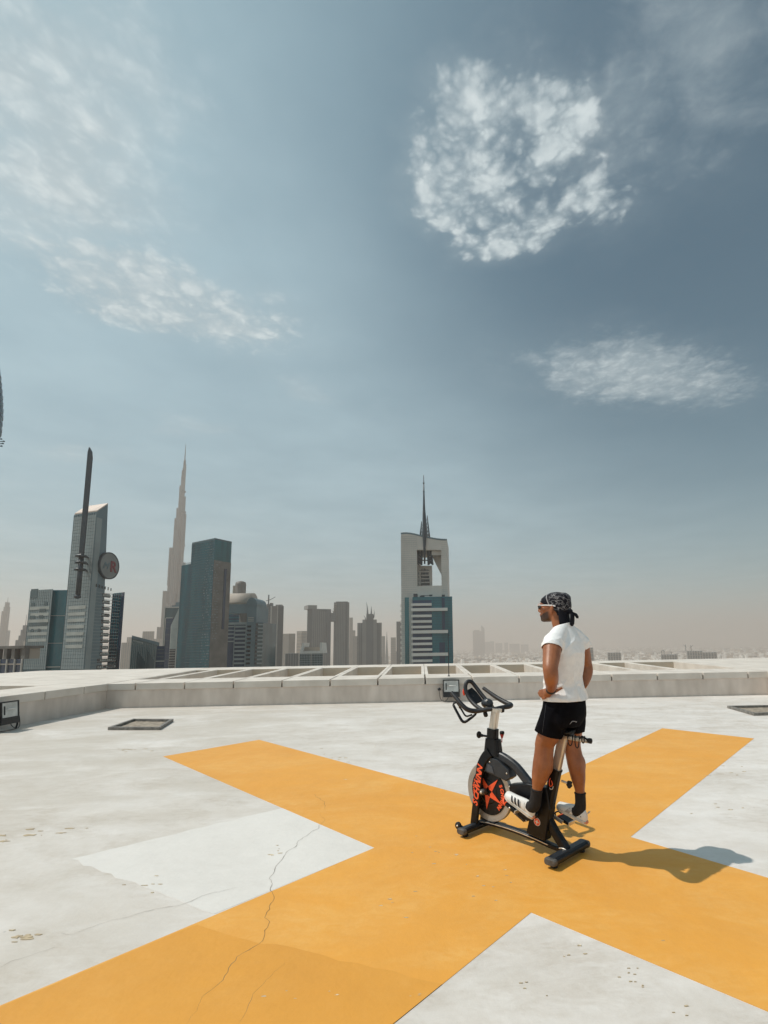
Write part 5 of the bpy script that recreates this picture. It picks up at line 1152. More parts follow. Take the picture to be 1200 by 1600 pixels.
mb = MB(); R1 = [(.905, .046, 1.088), (.975, .036, 1.150), (1.004, .026, 1.205), (1.000, -.024, 1.222), (.955, -.036, 1.185), (.885, -.044, 1.112)]
mb.add([Vector(p) + Vector((0, 0, -.006)) for p in R1] + [Vector(p) + Vector((-.004, 0, .004)) for p in R1], [tuple(range(6))[::-1], tuple(range(6, 12))] + [(i, (i + 1) % 6, 6 + (i + 1) % 6, 6 + i) for i in range(6)]); mb.build('console_plate', K_BLK, hbo)
mb = MB(); mb.tube([(.950, .012, 1.146), (.962, .0, 1.156), (.957, -.010, 1.150), (.970, -.014, 1.164)], .0028, 6, sub=3); mb.build('console_mark', K_WHT, hbo, smooth=True)
mb = MB(); mb.ell((1.030, .050, 1.188), (.014, .012, .034), 12, 10); mb.build('reflector', pmat('reflector_red', (.75, .06, .02), .25), hbo, smooth=True)
mb = MB(); mb.ell((.800, -.005, 1.098), (.062, .045, .044), 18, 12); mb.build('console_dome', K_SAT, hbo, smooth=True)
MB().lathe([(0, 0), (.006, 0), (.006, .008), (0, .010)], (.772, .030, 1.128), (-.3, .6, .6), 10).build('screw', K_WHT, hbo, smooth=True)
mb = MB(); mb.sweep([Vector((.725, 0, 1.040)), Vector((.722, 0, 1.066))], rsec(.062, .150, .012)); mb.build('stem_clamp', K_SIL, post)
mb = MB(); mb.lathe([(0, 0), (.022, .002), (.026, .012), (.022, .030), (0, .034)], (.690, -.055, 1.044), (-.5, -.8, 0), 14); mb.build('clamp_knob', K_RUB, post, smooth=True)
mb = MB(); mb.lathe([(0, 0), (.022, .002), (.026, .012), (.022, .028), (0, .032)], (.775, .030, 1.012), (.4, .8, -.2), 14); mb.build('clamp_knob', K_RUB, post, smooth=True)
# low grip frame hung under the left horn
mb = MB(); q = [Vector(p) for p in ((1.072, .150, 1.078), (1.015, .155, 1.010), (.952, .150, .940), (.905, .110, .968), (.868, .075, 1.008))]
mb.tube(q, [.011, .012, .013, .012, .011], 10, sub=4); lg_ = mb.build('bottle_cage', K_BLK, hbo, smooth=True)
mb = MB(); q2 = [Vector(p) for p in ((1.060, .118, 1.100), (1.005, .115, 1.040), (.960, .105, .985), (.905, .085, 1.000))]; mb.tube(q2, .008, 8, sub=4); mb.build('cage_wire', K_BLK, hbo, smooth=True)
mb = MB(); mb.tube([q[0], (1.078, .135, 1.092), q2[0]], .009, 8, sub=3); mb.tube([(1.02, .12, 1.055), (.96, .19, 1.128)], .010, 8); mb.tube([q[4], (.86, .09, 1.035)], .011, 8); mb.build('cage_bracket', K_BLK, hbo, smooth=True, kind='thing')

# ================================================================== THE CYCLIST
pe = thing('person', BO, 'man in white t-shirt, black shorts and bandana standing on the bike pedals, hands on hips', 'person', BTH)
def evalmesh(o):
    dg = bpy.context.evaluated_depsgraph_get(); me = bpy.data.meshes.new_from_object(o.evaluated_get(dg)); return me
def fuse(mb, name, mat, voxel, smooth_it=6, parent=None, fac=0.5, fold=None):
    """join overlapping volumes into one continuous skin"""
    o = mb.build(name, None); o.name = name
    r = o.modifiers.new('r', 'REMESH'); r.mode = 'VOXEL'; r.voxel_size = voxel
    s_ = o.modifiers.new('s', 'SMOOTH'); s_.iterations = smooth_it; s_.factor = fac
    me = evalmesh(o); old = o.data; o.modifiers.clear(); o.data = me; bpy.data.meshes.remove(old); me.name = name
    if fold:
        n = len(me.vertices); co = np.empty(n * 3); me.vertices.foreach_get('co', co); co = co.reshape(-1, 3)
        no = np.empty(n * 3); me.vertices.foreach_get('normal', no); no = no.reshape(-1, 3)
        d = np.array([fold(Vector(p)) for p in co]); co += no * d[:, None]; me.vertices.foreach_set('co', co.ravel()); me.update()
    me.materials.clear(); me.materials.append(mat)
    me.polygons.foreach_set('use_smooth', [True] * len(me.polygons))
    o.parent = parent or pe
    return o
def slab_loft(mb, secs, n=36, pw=2.0):
    """stack of level sections (z, centre s, centre l, half depth s, half width l, front taper)"""
    R_ = []
    for z, cs, cl, a, b, *ex in secs:
        tf = ex[0] if ex else 0.0; ring = []
        for k in range(n):
            t = 2 * PI * k / n; c, s_ = math.cos(t), math.sin(t)
            c2 = math.copysign(abs(c) ** (2 / pw), c); s2 = math.copysign(abs(s_) ** (2 / pw), s_)
            ring.append((cs + a * c2, cl + b * s2 * (1 - tf * max(0, c)), z))
        R_.append(ring)
    return mb.rings(R_)

# ---- skin material with a short dark beard, darker lips and knees
SK = bpy.data.materials.new('skin'); SK.use_nodes = True
t, n_, b_ = nodes_of(SK); Lk = t.links.new
tcn = n_('ShaderNodeTexCoord'); O_ = tcn.outputs['Object']
def nz_(scale, detail=5, rough=.6):
    q = n_('ShaderNodeTexNoise'); Lk(O_, q.inputs['Vector']); q.inputs['Scale'].default_value = scale; q.inputs['Detail'].default_value = detail; q.inputs['Roughness'].default_value = rough; return q.outputs[0]
def rg_(v, lo, hi, a=0., c=1.):
    r = n_('ShaderNodeMapRange'); r.interpolation_type = 'SMOOTHSTEP'; Lk(v, r.inputs[0]); r.inputs[1].default_value = lo; r.inputs[2].default_value = hi; r.inputs[3].default_value = a; r.inputs[4].default_value = c; return r.outputs[0]
def ml_(a, c):
    x = n_('ShaderNodeMath', operation='MULTIPLY')
    for i, v in ((0, a), (1, c)):
        if hasattr(v, 'is_output'): Lk(v, x.inputs[i])
        else: x.inputs[i].default_value = v
    return x.outputs[0]
def mx_(f, a, c):
    x = n_('ShaderNodeMix', data_type='RGBA')
    for i, v in ((0, f), (6, a), (7, c)):
        if hasattr(v, 'is_output'): Lk(v, x.inputs[i])
        else: x.inputs[i].default_value = v
    return x.outputs[2]
c = mx_(rg_(nz_(9), .35, .7), (0.33, 0.122, 0.050, 1), (0.245, 0.083, 0.033, 1))
c = mx_(ml_(rg_(nz_(120, 4), .45, .75), .25), c, (0.18, 0.070, 0.032, 1))
sx = n_('ShaderNodeSeparateXYZ'); Lk(O_, sx.inputs[0])
# beard region: low on the face, in front of the ear line
ad = n_('ShaderNodeMath', operation='MULTIPLY_ADD'); Lk(sx.outputs[0], ad.inputs[0]); ad.inputs[1].default_value = -0.30; ad.inputs[2].default_value = 1.905
dz = n_('ShaderNodeMath', operation='SUBTRACT'); Lk(ad.outputs[0], dz.inputs[0]); Lk(sx.outputs[2], dz.inputs[1])
beard = ml_(ml_(rg_(dz.outputs[0], -.004, .012), rg_(sx.outputs[0], .045, .085)), rg_(sx.outputs[2], 1.775, 1.80))
beard = ml_(beard, rg_(nz_(260, 3), .25, .55, .72, 1.0))
c = mx_(ml_(beard, .93), c, (0.012, 0.008, 0.007, 1))
Lk(c, b_.inputs['Base Color'])
b_.inputs['Roughness'].default_value = 0.44; b_.inputs['Specular IOR Level'].default_value = 0.45
b_.inputs['Subsurface Weight'].default_value = 0.06; b_.inputs['Subsurface Radius'].default_value = (0.02, 0.008, 0.004)
bp_ = n_('ShaderNodeBump'); bp_.inputs['Strength'].default_value = .12; bp_.inputs['Distance'].default_value = .004; Lk(nz_(180, 4), bp_.inputs['Height']); Lk(bp_.outputs[0], b_.inputs['Normal'])

# ---- body (one skin): head, neck, trunk, arms, hands, legs
HEAD = [(1.796, .128, .036, .022, .3), (1.806, .112, .064, .042, .3), (1.822, .090, .094, .054, .28), (1.842, .070, .113, .061, .25), (1.862, .056, .127, .066, .22),
        (1.885, .048, .130, .070, .2), (1.910, .044, .133, .073, .18), (1.935, .046, .137, .075, .16), (1.960, .042, .132, .076, .12), (1.985, .034, .120, .073, .1), (2.005, .026, .097, .064, .08), (2.018, .020, .068, .048, .05), (2.025, .016, .034, .026, 0)]
def head_at(z):
    zs = [h[0] for h in HEAD]; return [float(np.interp(z, zs, [h[i] for h in HEAD])) for i in range(1, 5)]
mb = MB()
slab_loft(mb, [(z, cs, 0, a, b, tf) for z, cs, a, b, tf in HEAD], 32, 2.1)
mb.tube([(.172, 0, 1.938), (.186, 0, 1.915), (.197, 0, 1.893), (.190, 0, 1.880)], [.008, .010, .014, .010], 10, sub=3)      # nose
for sg in (-1, 1):
    mb.ell((.182, sg * .011, 1.883), (.012, .009, .008), 10, 8)
    mb.ell((.168, sg * .030, 1.937), (.016, .030, .009), 12, 8)                                                             # brow
    mb.ell((.120, sg * .050, 1.893), (.030, .020, .020), 12, 8)                                                             # cheek
    M_ = Matrix.Rotation(sg * rad(-14), 4, 'Z') @ Matrix.Rotation(rad(-8), 4, 'Y')
    mb.ell((.026, sg * .079, 1.892), (.020, .009, .032), 12, 10, M_); mb.ell((.016, sg * .085, 1.896), (.010, .006, .027), 10, 8, M_); mb.ell((.030, sg * .079, 1.864), (.012, .008, .011), 10, 8, M_)
mb.ell((.180, 0, 1.856), (.010, .024, .0065), 12, 8); mb.ell((.178, 0, 1.844), (.010, .021, .0065), 12, 8)               # lips
mb.ell((.160, 0, 1.812), (.022, .026, .014), 12, 8)                                                                        # chin
mb.tube([(-.040, 0, 1.60), (-.018, 0, 1.68), (.008, 0, 1.77), (.025, 0, 1.86)], [.078, .064, .060, .060], 18, sub=4)         # neck
for sg in (-1, 1):
    mb.tube([(-.035, sg * .03, 1.73), (-.045, sg * .10, 1.672), (-.045, sg * .175, 1.645)], [.045, .052, .058], 12, sub=4)   # trapezius
slab_loft(mb, [(1.02, .0, 0, .115, .150), (1.12, .0, 0, .118, .158), (1.25, .005, 0, .100, .145), (1.38, -.005, 0, .105, .155), (1.50, -.015, 0, .120, .175), (1.60, -.025, 0, .110, .175), (1.66, -.03, 0, .07, .12)], 28)
# arms: shoulder, elbow pushed out and back, hand on the hip
AL = [(-.040, .160, 1.645), (-.046, .205, 1.605), (-.078, .270, 1.535), (-.110, .342, 1.455), (-.120, .356, 1.412), (-.102, .326, 1.365), (-.060, .266, 1.312), (-.026, .222, 1.268)]
RL = [.066, .071, .066, .057, .055, .053, .043, .032]
AR = [(-.042, -.160, 1.640), (-.048, -.200, 1.600), (-.044, -.240, 1.535), (-.036, -.282, 1.455), (-.040, -.290, 1.415), (-.046, -.274, 1.372), (-.050, -.234, 1.315), (-.048, -.200, 1.270)]
mb.tube(AL, RL, 16, sub=5); mb.tube(AR, [r * .97 for r in RL], 16, sub=5)
def hand(mb, w, pk, fings, thumb):
    w, pk = Vector(w), Vector(pk)
    mb.tube([w, w.lerp(pk, .35), w.lerp(pk, .75), pk], [.029, .034, .038, .030], 12, sub=3)
    for f in fings: mb.tube(f, [.0115, .0108, .0100, .0080], 8, sub=3)
    mb.tube(thumb, [.017, .0145, .0125, .0095], 9, sub=3)
# left hand: fingers wrap forward round the waist, thumb points back
fl = []
for i in range(4):
    z0 = 1.270 - i * .019; y0 = .213 - i * .001
    L_ = (.95, 1.06, 1.0, .8)[i]
    fl.append([(.030, y0, z0), (.066 * L_ + .002, y0 - .008, z0 - .006), (.102 * L_, y0 - .030, z0 - .012), (.130 * L_, y0 - .060, z0 - .014)])
hand(mb, (-.026, .224, 1.266), (.030, .211, 1.242), fl, [(-.022, .208, 1.255), (-.050, .200, 1.264), (-.074, .190, 1.278), (-.096, .176, 1.290)])
fr_ = []
for i in range(4):
    z0 = 1.268 - i * .019; L_ = (.95, 1.06, 1.0, .8)[i]
    fr_.append([(.008, -.208, z0), (.042 * L_, -.206, z0 - .006), (.080 * L_, -.190, z0 - .012), (.110 * L_, -.166, z0 - .014)])
hand(mb, (-.048, -.205, 1.268), (.008, -.206, 1.240), fr_, [(-.044, -.196, 1.255), (-.070, -.186, 1.266), (-.092, -.172, 1.280), (-.112, -.156, 1.290)])
# legs
LLEG = [(.006, .085, 1.13), (.045, .098, 1.02), (.090, .100, .925), (.130, .098, .860), (.140, .098, .815), (.148, .100, .76), (.158, .104, .69), (.186, .112, .59), (.208, .117, .515), (.218, .119, .46), (.226, .120, .42), (.236, .120, .38)]
RLL = [.086, .088, .084, .077, .074, .075, .078, .064, .0415, .038, .038, .040]
RLEG = [(-.012, -.085, 1.13), (.000, -.098, 1.02), (.010, -.100, .92), (.016, -.100, .845), (.012, -.100, .80), (.002, -.102, .74), (-.010, -.106, .67), (-.018, -.112, .57), (-.022, -.117, .49), (-.023, -.119, .43), (-.022, -.120, .39), (-.016, -.120, .345)]
RRL = [.084, .086, .080, .070, .066, .066, .068, .055, .0385, .036, .036, .039]
mb.tube(LLEG, RLL, 18, sub=4); mb.tube(RLEG, RRL, 18, sub=4)
mb.ell((.195, .098, .835), (.026, .036, .038), 12, 10); mb.ell((.066, -.100, .815), (.024, .034, .036), 12, 10)      # kneecaps
mb.ell((.132, .076, .690), (.046, .040, .085), 12, 10); mb.ell((.128, .128, .700), (.046, .038, .080), 12, 10)      # calf muscles
mb.ell((-.034, -.080, .670), (.042, .038, .082), 12, 10); mb.ell((-.036, -.130, .677), (.040, .036, .078), 12, 10)
# feet inside the shoes
def foot_pts(h, tp): h, tp = Vector(h), Vector(tp); return [h.lerp(tp, k) for k in (.1, .3, .55, .8, .93)]
mb.tube(foot_pts((.283, .120, .312), (.520, .130, .428)), [.030, .034, .032, .026, .014], 12)
mb.tube(foot_pts((-.040, -.120, .290), (.170, -.128, .346)), [.030, .034, .032, .026, .014], 12)
body = fuse(mb, 'body', SK, 0.0055, 5)

def cut(o, co, no, test):
    """trim a garment to a clean edge and give the cloth its thickness"""
    bm = bmesh.new(); bm.from_mesh(o.data); fs = [f for f in bm.faces if test(f.calc_center_median())]
    es = set(e for f in fs for e in f.edges); vs = set(v for f in fs for v in f.verts)
    bmesh.ops.bisect_plane(bm, geom=list(vs) + list(es) + fs, plane_co=co, plane_no=no, clear_outer=True); bm.to_mesh(o.data); bm.free()
    o.data.polygons.foreach_set('use_smooth', [True] * len(o.data.polygons))
# ---- t-shirt
CLW = pmat('shirt_white', (0.86, 0.85, 0.845), 0.85, var=.05, scale=30, bump=.25, bscale=420, spec=.2)
def shirt_fold(p):
    z = p.z; q = Vector((p.x * 1.3, p.y * 1.3, p.z)); n1 = noise.noise(q * 6)
    def crease(v, k): return (1 - abs(math.sin(v))) ** k              # narrow ridges
    a = noise.noise(Vector((p.x * 7 + p.z * 5, p.y * 7, p.z * 9))) * .0045
    sgn = 1 if p.y > 0 else -1
    dia = crease(p.z * 25 + sgn * p.y * 17 + p.x * 9 + 3.4 * n1, 2.0) * .0115 - .003
    w = max(0, 1 - abs(z - 1.265) / .11) + max(0, 1 - abs(z - 1.60) / .10) * .75
    ver = crease(math.atan2(p.y, p.x) * 4 + 2.6 * noise.noise(q * 4) + z * 3, 2.4) * .010 * max(0, min(1, (1.50 - z) / .2))
    arm = crease(p.z * 30 - sgn * p.y * 30 + 2.5 * n1, 2.0) * .008 * max(0, min(1, (abs(p.y) - .13) / .06)) * max(0, 1 - abs(z - 1.62) / .08)
    return a + dia * w + ver + arm
mb = MB()
slab_loft(mb, [(1.10, .000, 0, .160, .200), (1.15, .000, 0, .160, .200), (1.182, .000, 0, .159, .199), (1.21, .000, 0, .155, .195), (1.25, .002, 0, .143, .184), (1.29, .002, 0, .130, .174), (1.36, -.002, 0, .130, .176), (1.44, -.008, 0, .138, .186), (1.52, -.015, 0, .144, .192), (1.58, -.022, 0, .138, .190), (1.63, -.028, 0, .120, .172), (1.67, -.030, 0, .100, .135), (1.71, -.028, 0, .086, .100), (1.745, -.022, 0, .078, .080), (1.80, -.016, 0, .072, .072), (1.84, -.014, 0, .070, .070)], 40, 2.2)
for sg in (1, -1):
    mb.tube([(-.030, sg * .035, 1.735), (-.040, sg * .085, 1.700), (-.046, sg * .135, 1.668), (-.048, sg * .172, 1.640)], [.058, .062, .066, .072], 18, sub=5)
    mb.tube([(-.035, sg * .10, 1.630), (-.042, sg * .165, 1.630), (-.050, sg * .208, 1.598), (-.075 if sg > 0 else -.046, sg * (.264 if sg > 0 else .238), 1.535), (-.095 if sg > 0 else -.040, sg * (.305 if sg > 0 else .262), 1.49)], [.072, .082, .080, .0755, .0745], 22, sub=5)
shirt = fuse(mb, 'shirt', CLW, 0.0065, 3, fold=shirt_fold)
HL, HLn = Vector((-.053, .222, 1.578)), Vector((-.014, .045, -.072)).normalized(); HR, HRn = Vector((-.053, -.214, 1.575)), Vector((-.010, -.030, -.072)).normalized()
cut(shirt, (0, 0, 1.182), (0, 0, -1), lambda c: c.z < 1.25)
cut(shirt, (-.022, 0, 1.752), Vector((.42, 0, 1)), lambda c: c.z > 1.64 and abs(c.y) < .13)
cut(shirt, HL, HLn, lambda c: c.y > .178 and c.z < 1.66 and c.z > 1.44)
cut(shirt, HR, HRn, lambda c: c.y < -.172 and c.z < 1.66 and c.z > 1.46)
sm0 = shirt.modifiers.new('cloth', 'SOLIDIFY'); sm0.thickness = .0045; sm0.offset = -1
def on_surface(o, p, d):
    """where a ray from p along d meets a finished garment (rider frame)"""
    bv = BVHTree.FromPolygons([v.co for v in o.data.vertices], [tuple(q.vertices) for q in o.data.polygons]); h = bv.ray_cast(Vector(p), Vector(d).normalized()); return h
# sleeve and bottom hems stand a little proud of the cloth
def hem_ring(c, axis, r, rr, n=40, ell=None):
    c, ax = Vector(c), Vector(axis).normalized(); u = ax.orthogonal().normalized(); w = ax.cross(u); return [c + u * math.cos(2 * PI * k / n) * r + w * math.sin(2 * PI * k / n) * r for k in range(n)]
# seam down the side of the back
sm_ = []
for k in range(26):
    z = 1.19 + k * .0165; h = on_surface(shirt, (-.5 + .0, .42 - .0 * k, z), (.5, -.30 + .015, 0))
    if h[0] is not None: sm_.append(h[0] + h[1] * .0004)
if len(sm_) > 4: mb = MB(); mb.tube(sm_, .0016, 5); mb.build('seam', CLW, shirt, smooth=True)

# ---- shorts
CLB = pmat('shorts_black', (0.0040, 0.0040, 0.0058), 0.8, var=.3, scale=25, bump=.2, bscale=300, spec=.06)
def short_fold(p):
    q = Vector((p.x, p.y, p.z)); return math.sin(math.atan2(p.y - math.copysign(.1, p.y), p.x) * 5 + p.z * 8 + 2 * noise.noise(q * 6)) * .0045 * max(0, min(1, (1.12 - p.z) / .15)) + noise.noise(q * 11) * .003
mb = MB()
slab_loft(mb, [(1.215, .0, 0, .138, .178), (1.18, .0, 0, .142, .182), (1.12, .004, 0, .150, .190), (1.06, .012, 0, .150, .194), (1.02, .018, 0, .138, .192), (.985, .018, 0, .115, .180)], 36, 2.3)
mb.tube([(.010, .090, 1.12), (.048, .098, 1.03), (.080, .104, .955), (.098, .106, .905), (.105, .106, .87)], [.108, .110, .108, .106, .106], 24, sub=5)
mb.tube([(-.004, -.092, 1.12), (.004, -.098, 1.03), (.012, -.100, .955), (.014, -.102, .915), (.015, -.102, .87)], [.106, .106, .100, .096, .096], 24, sub=5)
shorts = fuse(mb, 'shorts', CLB, 0.0070, 3, fold=short_fold)
cut(shorts, (.095, .10, .922), Vector((.25, .12, -1)), lambda c: c.z < .99 and c.y > -.003)
cut(shorts, (.010, -.10, .930), Vector((.05, -.05, -1)), lambda c: c.z < .99 and c.y <= -.003)
sm0 = shorts.modifiers.new('cloth', 'SOLIDIFY'); sm0.thickness = .004; sm0.offset = -1
# logo on the left hip of the shorts back: a thin leaping stroke
C_LOGO = pmat('logo_grey', (0.42, 0.42, 0.44), 0.5)
bvs = BVHTree.FromPolygons([v.co for v in shorts.data.vertices], [tuple(q.vertices) for q in shorts.data.polygons])
RI = Matrix.Rotation(-BTH, 4, 'Z')
def hit_from_cam(bv, x, y):
    o_ = RI @ (Vector((0, 0, CAM_H)) - BO); d_ = (RI.to_3x3() @ ray(x, y)).normalized(); return bv.ray_cast(o_, d_)
pts_ = []
for x, y in ((890.2, 1131.5), (892.2, 1129.0), (894.2, 1127.0), (897.5, 1127.0), (901.0, 1127.6), (899.2, 1129.2)):
    h = hit_from_cam(bvs, x, y)
    if h[0] is not None: pts_.append(h[0] + h[1] * .001)
if len(pts_) > 3: mb = MB(); mb.tube(pts_, [.0012, .0022, .0026, .0022, .0018, .001][:len(pts_)], 6, sub=4); mb.build('logo', C_LOGO, shorts, smooth=True)
# side slit piping on the left leg
pts_ = []
for k in range(12):
    h = hit_from_cam(bvs, 853.5 - k * .55, 1098 + k * 4.3)
    if h[0] is not None: pts_.append(h[0] + h[1] * .0008)
if len(pts_) > 3: mb = MB(); mb.tube(pts_, .0016, 5); mb.build('piping', pmat('piping_grey', (.035, .037, .045), .6), shorts, smooth=True)

# ---- socks and shoes
CLS = pmat('sock_black', (0.011, 0.010, 0.011), 0.85, var=.3, scale=60, bump=.3, bscale=350)
SHW = pmat('shoe_white', (0.74, 0.725, 0.70), 0.5, var=.06, scale=30); SHG = pmat('shoe_grey', (0.36, 0.36, 0.36), 0.5, var=.1, scale=30); SHB = pmat('shoe_stripe', (0.014, 0.015, 0.02), 0.5); SHS = pmat('shoe_sole', (0.60, 0.57, 0.52), 0.6, var=.1, scale=20); SHR = pmat('heel_coral', (.72, .26, .14), .5)
def sock(pts, rr):
    mb = MB(); mb.tube(pts, rr, 20, sub=5); o = mb.build('sock', CLS, pe, smooth=True)
    d_ = (Vector(pts[1]) - Vector(pts[0])).normalized(); mb = MB(); mb.tube(hem_ring(Vector(pts[0]) + d_ * .006, d_, rr[0] + .0012, .002, 28), .0035, 6, closed=True); mb.build('cuff', CLS, o, smooth=True)
sock([(.213, .118, .500), (.220, .119, .462), (.228, .120, .42), (.240, .120, .385), (.262, .121, .358), (.30, .122, .362)], [.0445, .0440, .0445, .047, .047, .038])
sock([(-.0235, -.118, .470), (-.023, -.119, .43), (-.021, -.120, .385), (-.012, -.120, .345), (.010, -.121, .322), (.045, -.122, .322)], [.0415, .0410, .0415, .045, .045, .038])
def shoe(hl, to, side, left):
    """hl, to: heel and toe ends of the sole; shoe built along that line"""
    hl, to = Vector(hl), Vector(to); ax = (to - hl); L_ = ax.length; ax.normalize()
    sd_ = Vector((0, 1, 0)); sd_ = (sd_ - ax * sd_.dot(ax)).normalized(); up = ax.cross(sd_)
    if up.z < 0: up = -up
    fm = frame(hl, ax, sd_, up)
    prof = [(-.004, .018, .030, .040, 0), (.02, .030, .036, .074, 0), (.06, .034, .038, .086, 0), (.10, .035, .037, .080, .002), (.14, .038, .036, .068, .004), (.18, .044, .034, .056, .005), (.215, .046, .031, .047, .003), (.245, .038, .026, .040, -.003), (.262, .024, .018, .032, -.006), (.268, .010, .010, .022, -.008)]
    k_ = L_ / .268; R_ = []
    for x, w_, h0, h1, sh in prof:
        ring = []
        for q in range(24):
            a = 2 * PI * q / 24; yy = math.cos(a); zz = math.sin(a)
            wz = w_ * (1.0 if zz < 0 else (1 - .42 * zz)) * (1.06 if zz < 0 else 1)
            h1 = h1 * 1.22 if q == 0 else h1; ring.append(fm @ Vector((x * k_, sh + math.copysign(abs(yy) ** .8, yy) * wz, h1 * .5 + .004 + (h1 * .5) * math.copysign(abs(zz) ** .8, zz))))
        R_.append(ring)
    mb = MB(); mb.rings(R_); s0 = mb.build('shoe', SHW, pe, smooth=True)
    sb = s0.modifiers.new('sub', 'SUBSURF'); sb.levels = 1; sb.render_levels = 1
    R2 = []
    for x, w_, h0, h1, sh in prof: R2.append([fm @ Vector((x * k_, sh + y_ * (w_ + .003), z_)) for y_, z_ in ((-1, .018), (-.97, -.002), (-.5, -.006), (.5, -.006), (.97, -.002), (1, .018), (.8, .022), (-.8, .022))])
    mb = MB(); mb.rings(R2); mb.build('sole', SHS, s0, smooth=False)
    mb = MB(); mb.ell(fm @ Vector((.006, 0, .010)), (.022, .026, .014), 12, 8); mb.build('heel_patch', SHR, s0, smooth=True)
    bv = BVHTree.FromPolygons([v for r in R_ for v in r], [(i * 24 + j, i * 24 + (j + 1) % 24, (i + 1) * 24 + (j + 1) % 24, (i + 1) * 24 + j) for i in range(len(R_) - 1) for j in range(24)])
    def skin(x, z, sg):
        h = bv.ray_cast(fm @ Vector((x * k_, sg * .15, z)), fm.to_3x3() @ Vector((0, -sg, 0))); return (h[0] + h[1] * .0006, h[1]) if h[0] is not None else (None, None)
    def stripe(name, mat, x0, z0, x1, z1, w_, sg, n=7):
        A_, B_, A2, B2 = [], [], [], []
        for i in range(n):
            t_ = i / (n - 1); xx = x0 + (x1 - x0) * t_; zz = z0 + (z1 - z0) * t_
            for dst, up_, dx in ((A_, A2, -w_), (B_, B2, w_)):
                p_, nn = skin(xx + dx, zz, sg)
                if p_ is None: return
                dst.append(p_); up_.append(p_ + nn * (.0022 if nn.dot(fm.to_3x3() @ Vector((0, sg, 0))) > 0 else -.0022))
        m = MB(); n0 = n; V_ = A_ + B_ + A2 + B2
        m.add(V_, [(2*n0+i, 2*n0+i+1, 3*n0+i+1, 3*n0+i) for i in range(n0-1)] + [(i, i+1, 2*n0+i+1, 2*n0+i) for i in range(n0-1)] + [(n0+i, n0+i+1, 3*n0+i+1, 3*n0+i) for i in range(n0-1)] + [(0, n0, 3*n0, 2*n0), (n0-1, 2*n0-1, 4*n0-1, 3*n0-1)])
        m.build(name, mat, s0, smooth=False)
    if left:
        for x in (.122, .150, .178): stripe('stripe', SHB, x - .010, .024, x + .018, .070 - (x - .122) * .22, .0076, 1)
        stripe('strap', SHW, .080, .030, .105, .080, .014, 1); stripe('strap_edge', SHG, .103, .028, .122, .068, .003, 1)
    else:
        stripe('panel', SHG, .150, .024, .120, .066, .017, 1); stripe('strap', SHW, .118, .030, .138, .068, .016, 1)
        stripe('heel_mark', SHB, .034, .040, .038, .047, .003, 1, 3)
    m = MB(); m.tube([fm @ Vector((.002, .006, .078)), fm @ Vector((-.012, .004, .094)), fm @ Vector((-.010, -.004, .100)), fm @ Vector((.004, -.006, .084))], .0035, 8, sub=4); m.build('pull_loop', SHG if left else SHS, s0, smooth=True)
    for i, x in enumerate((.135, .155, .175)):
        m = MB(); h_ = .074 - i * .010; m.tube([fm @ Vector((x * k_, .017, h_ - .004)), fm @ Vector((x * k_, 0, h_ + .003)), fm @ Vector((x * k_, -.017, h_ - .004))], .0032, 6, sub=3); m.build('lace', SHW, s0, smooth=True)
    return s0
shoe((.262, .121, .272), (.520, .132, .398), 1, True)
shoe((-.060, -.120, .248), (.200, -.130, .316), -1, False)

# ---- bandana, sunglasses, wristband, chain
BD = bpy.data.materials.new('bandana_print'); BD.use_nodes = True
t, n_, b_ = nodes_of(BD); Lk = t.links.new
tcn = n_('ShaderNodeTexCoord'); O_ = tcn.outputs['Object']
sx = n_('ShaderNodeSeparateXYZ'); Lk(O_, sx.inputs[0])
vo = n_('ShaderNodeTexVoronoi', feature='DISTANCE_TO_EDGE'); wn = n_('ShaderNodeTexNoise'); Lk(O_, wn.inputs['Vector']); wn.inputs['Scale'].default_value = 40
wv = n_('ShaderNodeVectorMath', operation='MULTIPLY_ADD'); Lk(wn.outputs['Color'], wv.inputs[0]); wv.inputs[1].default_value = (.02, .02, .02); Lk(O_, wv.inputs[2]); Lk(wv.outputs[0], vo.inputs['Vector']); vo.inputs['Scale'].default_value = 62
print_ = ml_(rg_(vo.outputs['Distance'], .085, .03), rg_(nz_(34, 2), .50, .57))
wa = n_('ShaderNodeTexWave', wave_type='RINGS'); mpw = n_('ShaderNodeMapping'); Lk(O_, mpw.inputs[0]); mpw.inputs[1].default_value = (.02, -.08, -1.94); Lk(mpw.outputs[0], wa.inputs['Vector']); wa.inputs['Scale'].default_value = 10; wa.inputs['Distortion'].default_value = 5; wa.inputs['Detail Scale'].default_value = 2
pr2 = ml_(rg_(wa.outputs[0], .80, .93), rg_(sx.outputs[0], .055, .040))
# plain light band running over the head, white spots ahead of it
bd = n_('ShaderNodeMath', operation='MULTIPLY_ADD'); Lk(sx.outputs[2], bd.inputs[0]); bd.inputs[1].default_value = 0.42; bd.inputs[2].default_value = -.795; bs = n_('ShaderNodeMath', operation='SUBTRACT'); Lk(sx.outputs[0], bs.inputs[0]); Lk(bd.outputs[0], bs.inputs[1])
ab = n_('ShaderNodeMath', operation='ABSOLUTE'); sh_ = n_('ShaderNodeMath', operation='SUBTRACT'); Lk(bs.outputs[0], sh_.inputs[0]); sh_.inputs[1].default_value = .034; Lk(sh_.outputs[0], ab.inputs[0])
band = rg_(ab.outputs[0], .0075, .0045)
vs_ = n_('ShaderNodeTexVoronoi'); Lk(O_, vs_.inputs['Vector']); vs_.inputs['Scale'].default_value = 27; vs_.inputs['Randomness'].default_value = .35
spots_ = ml_(rg_(vs_.outputs['Distance'], .25, .19), rg_(bs.outputs[0], .046, .056))
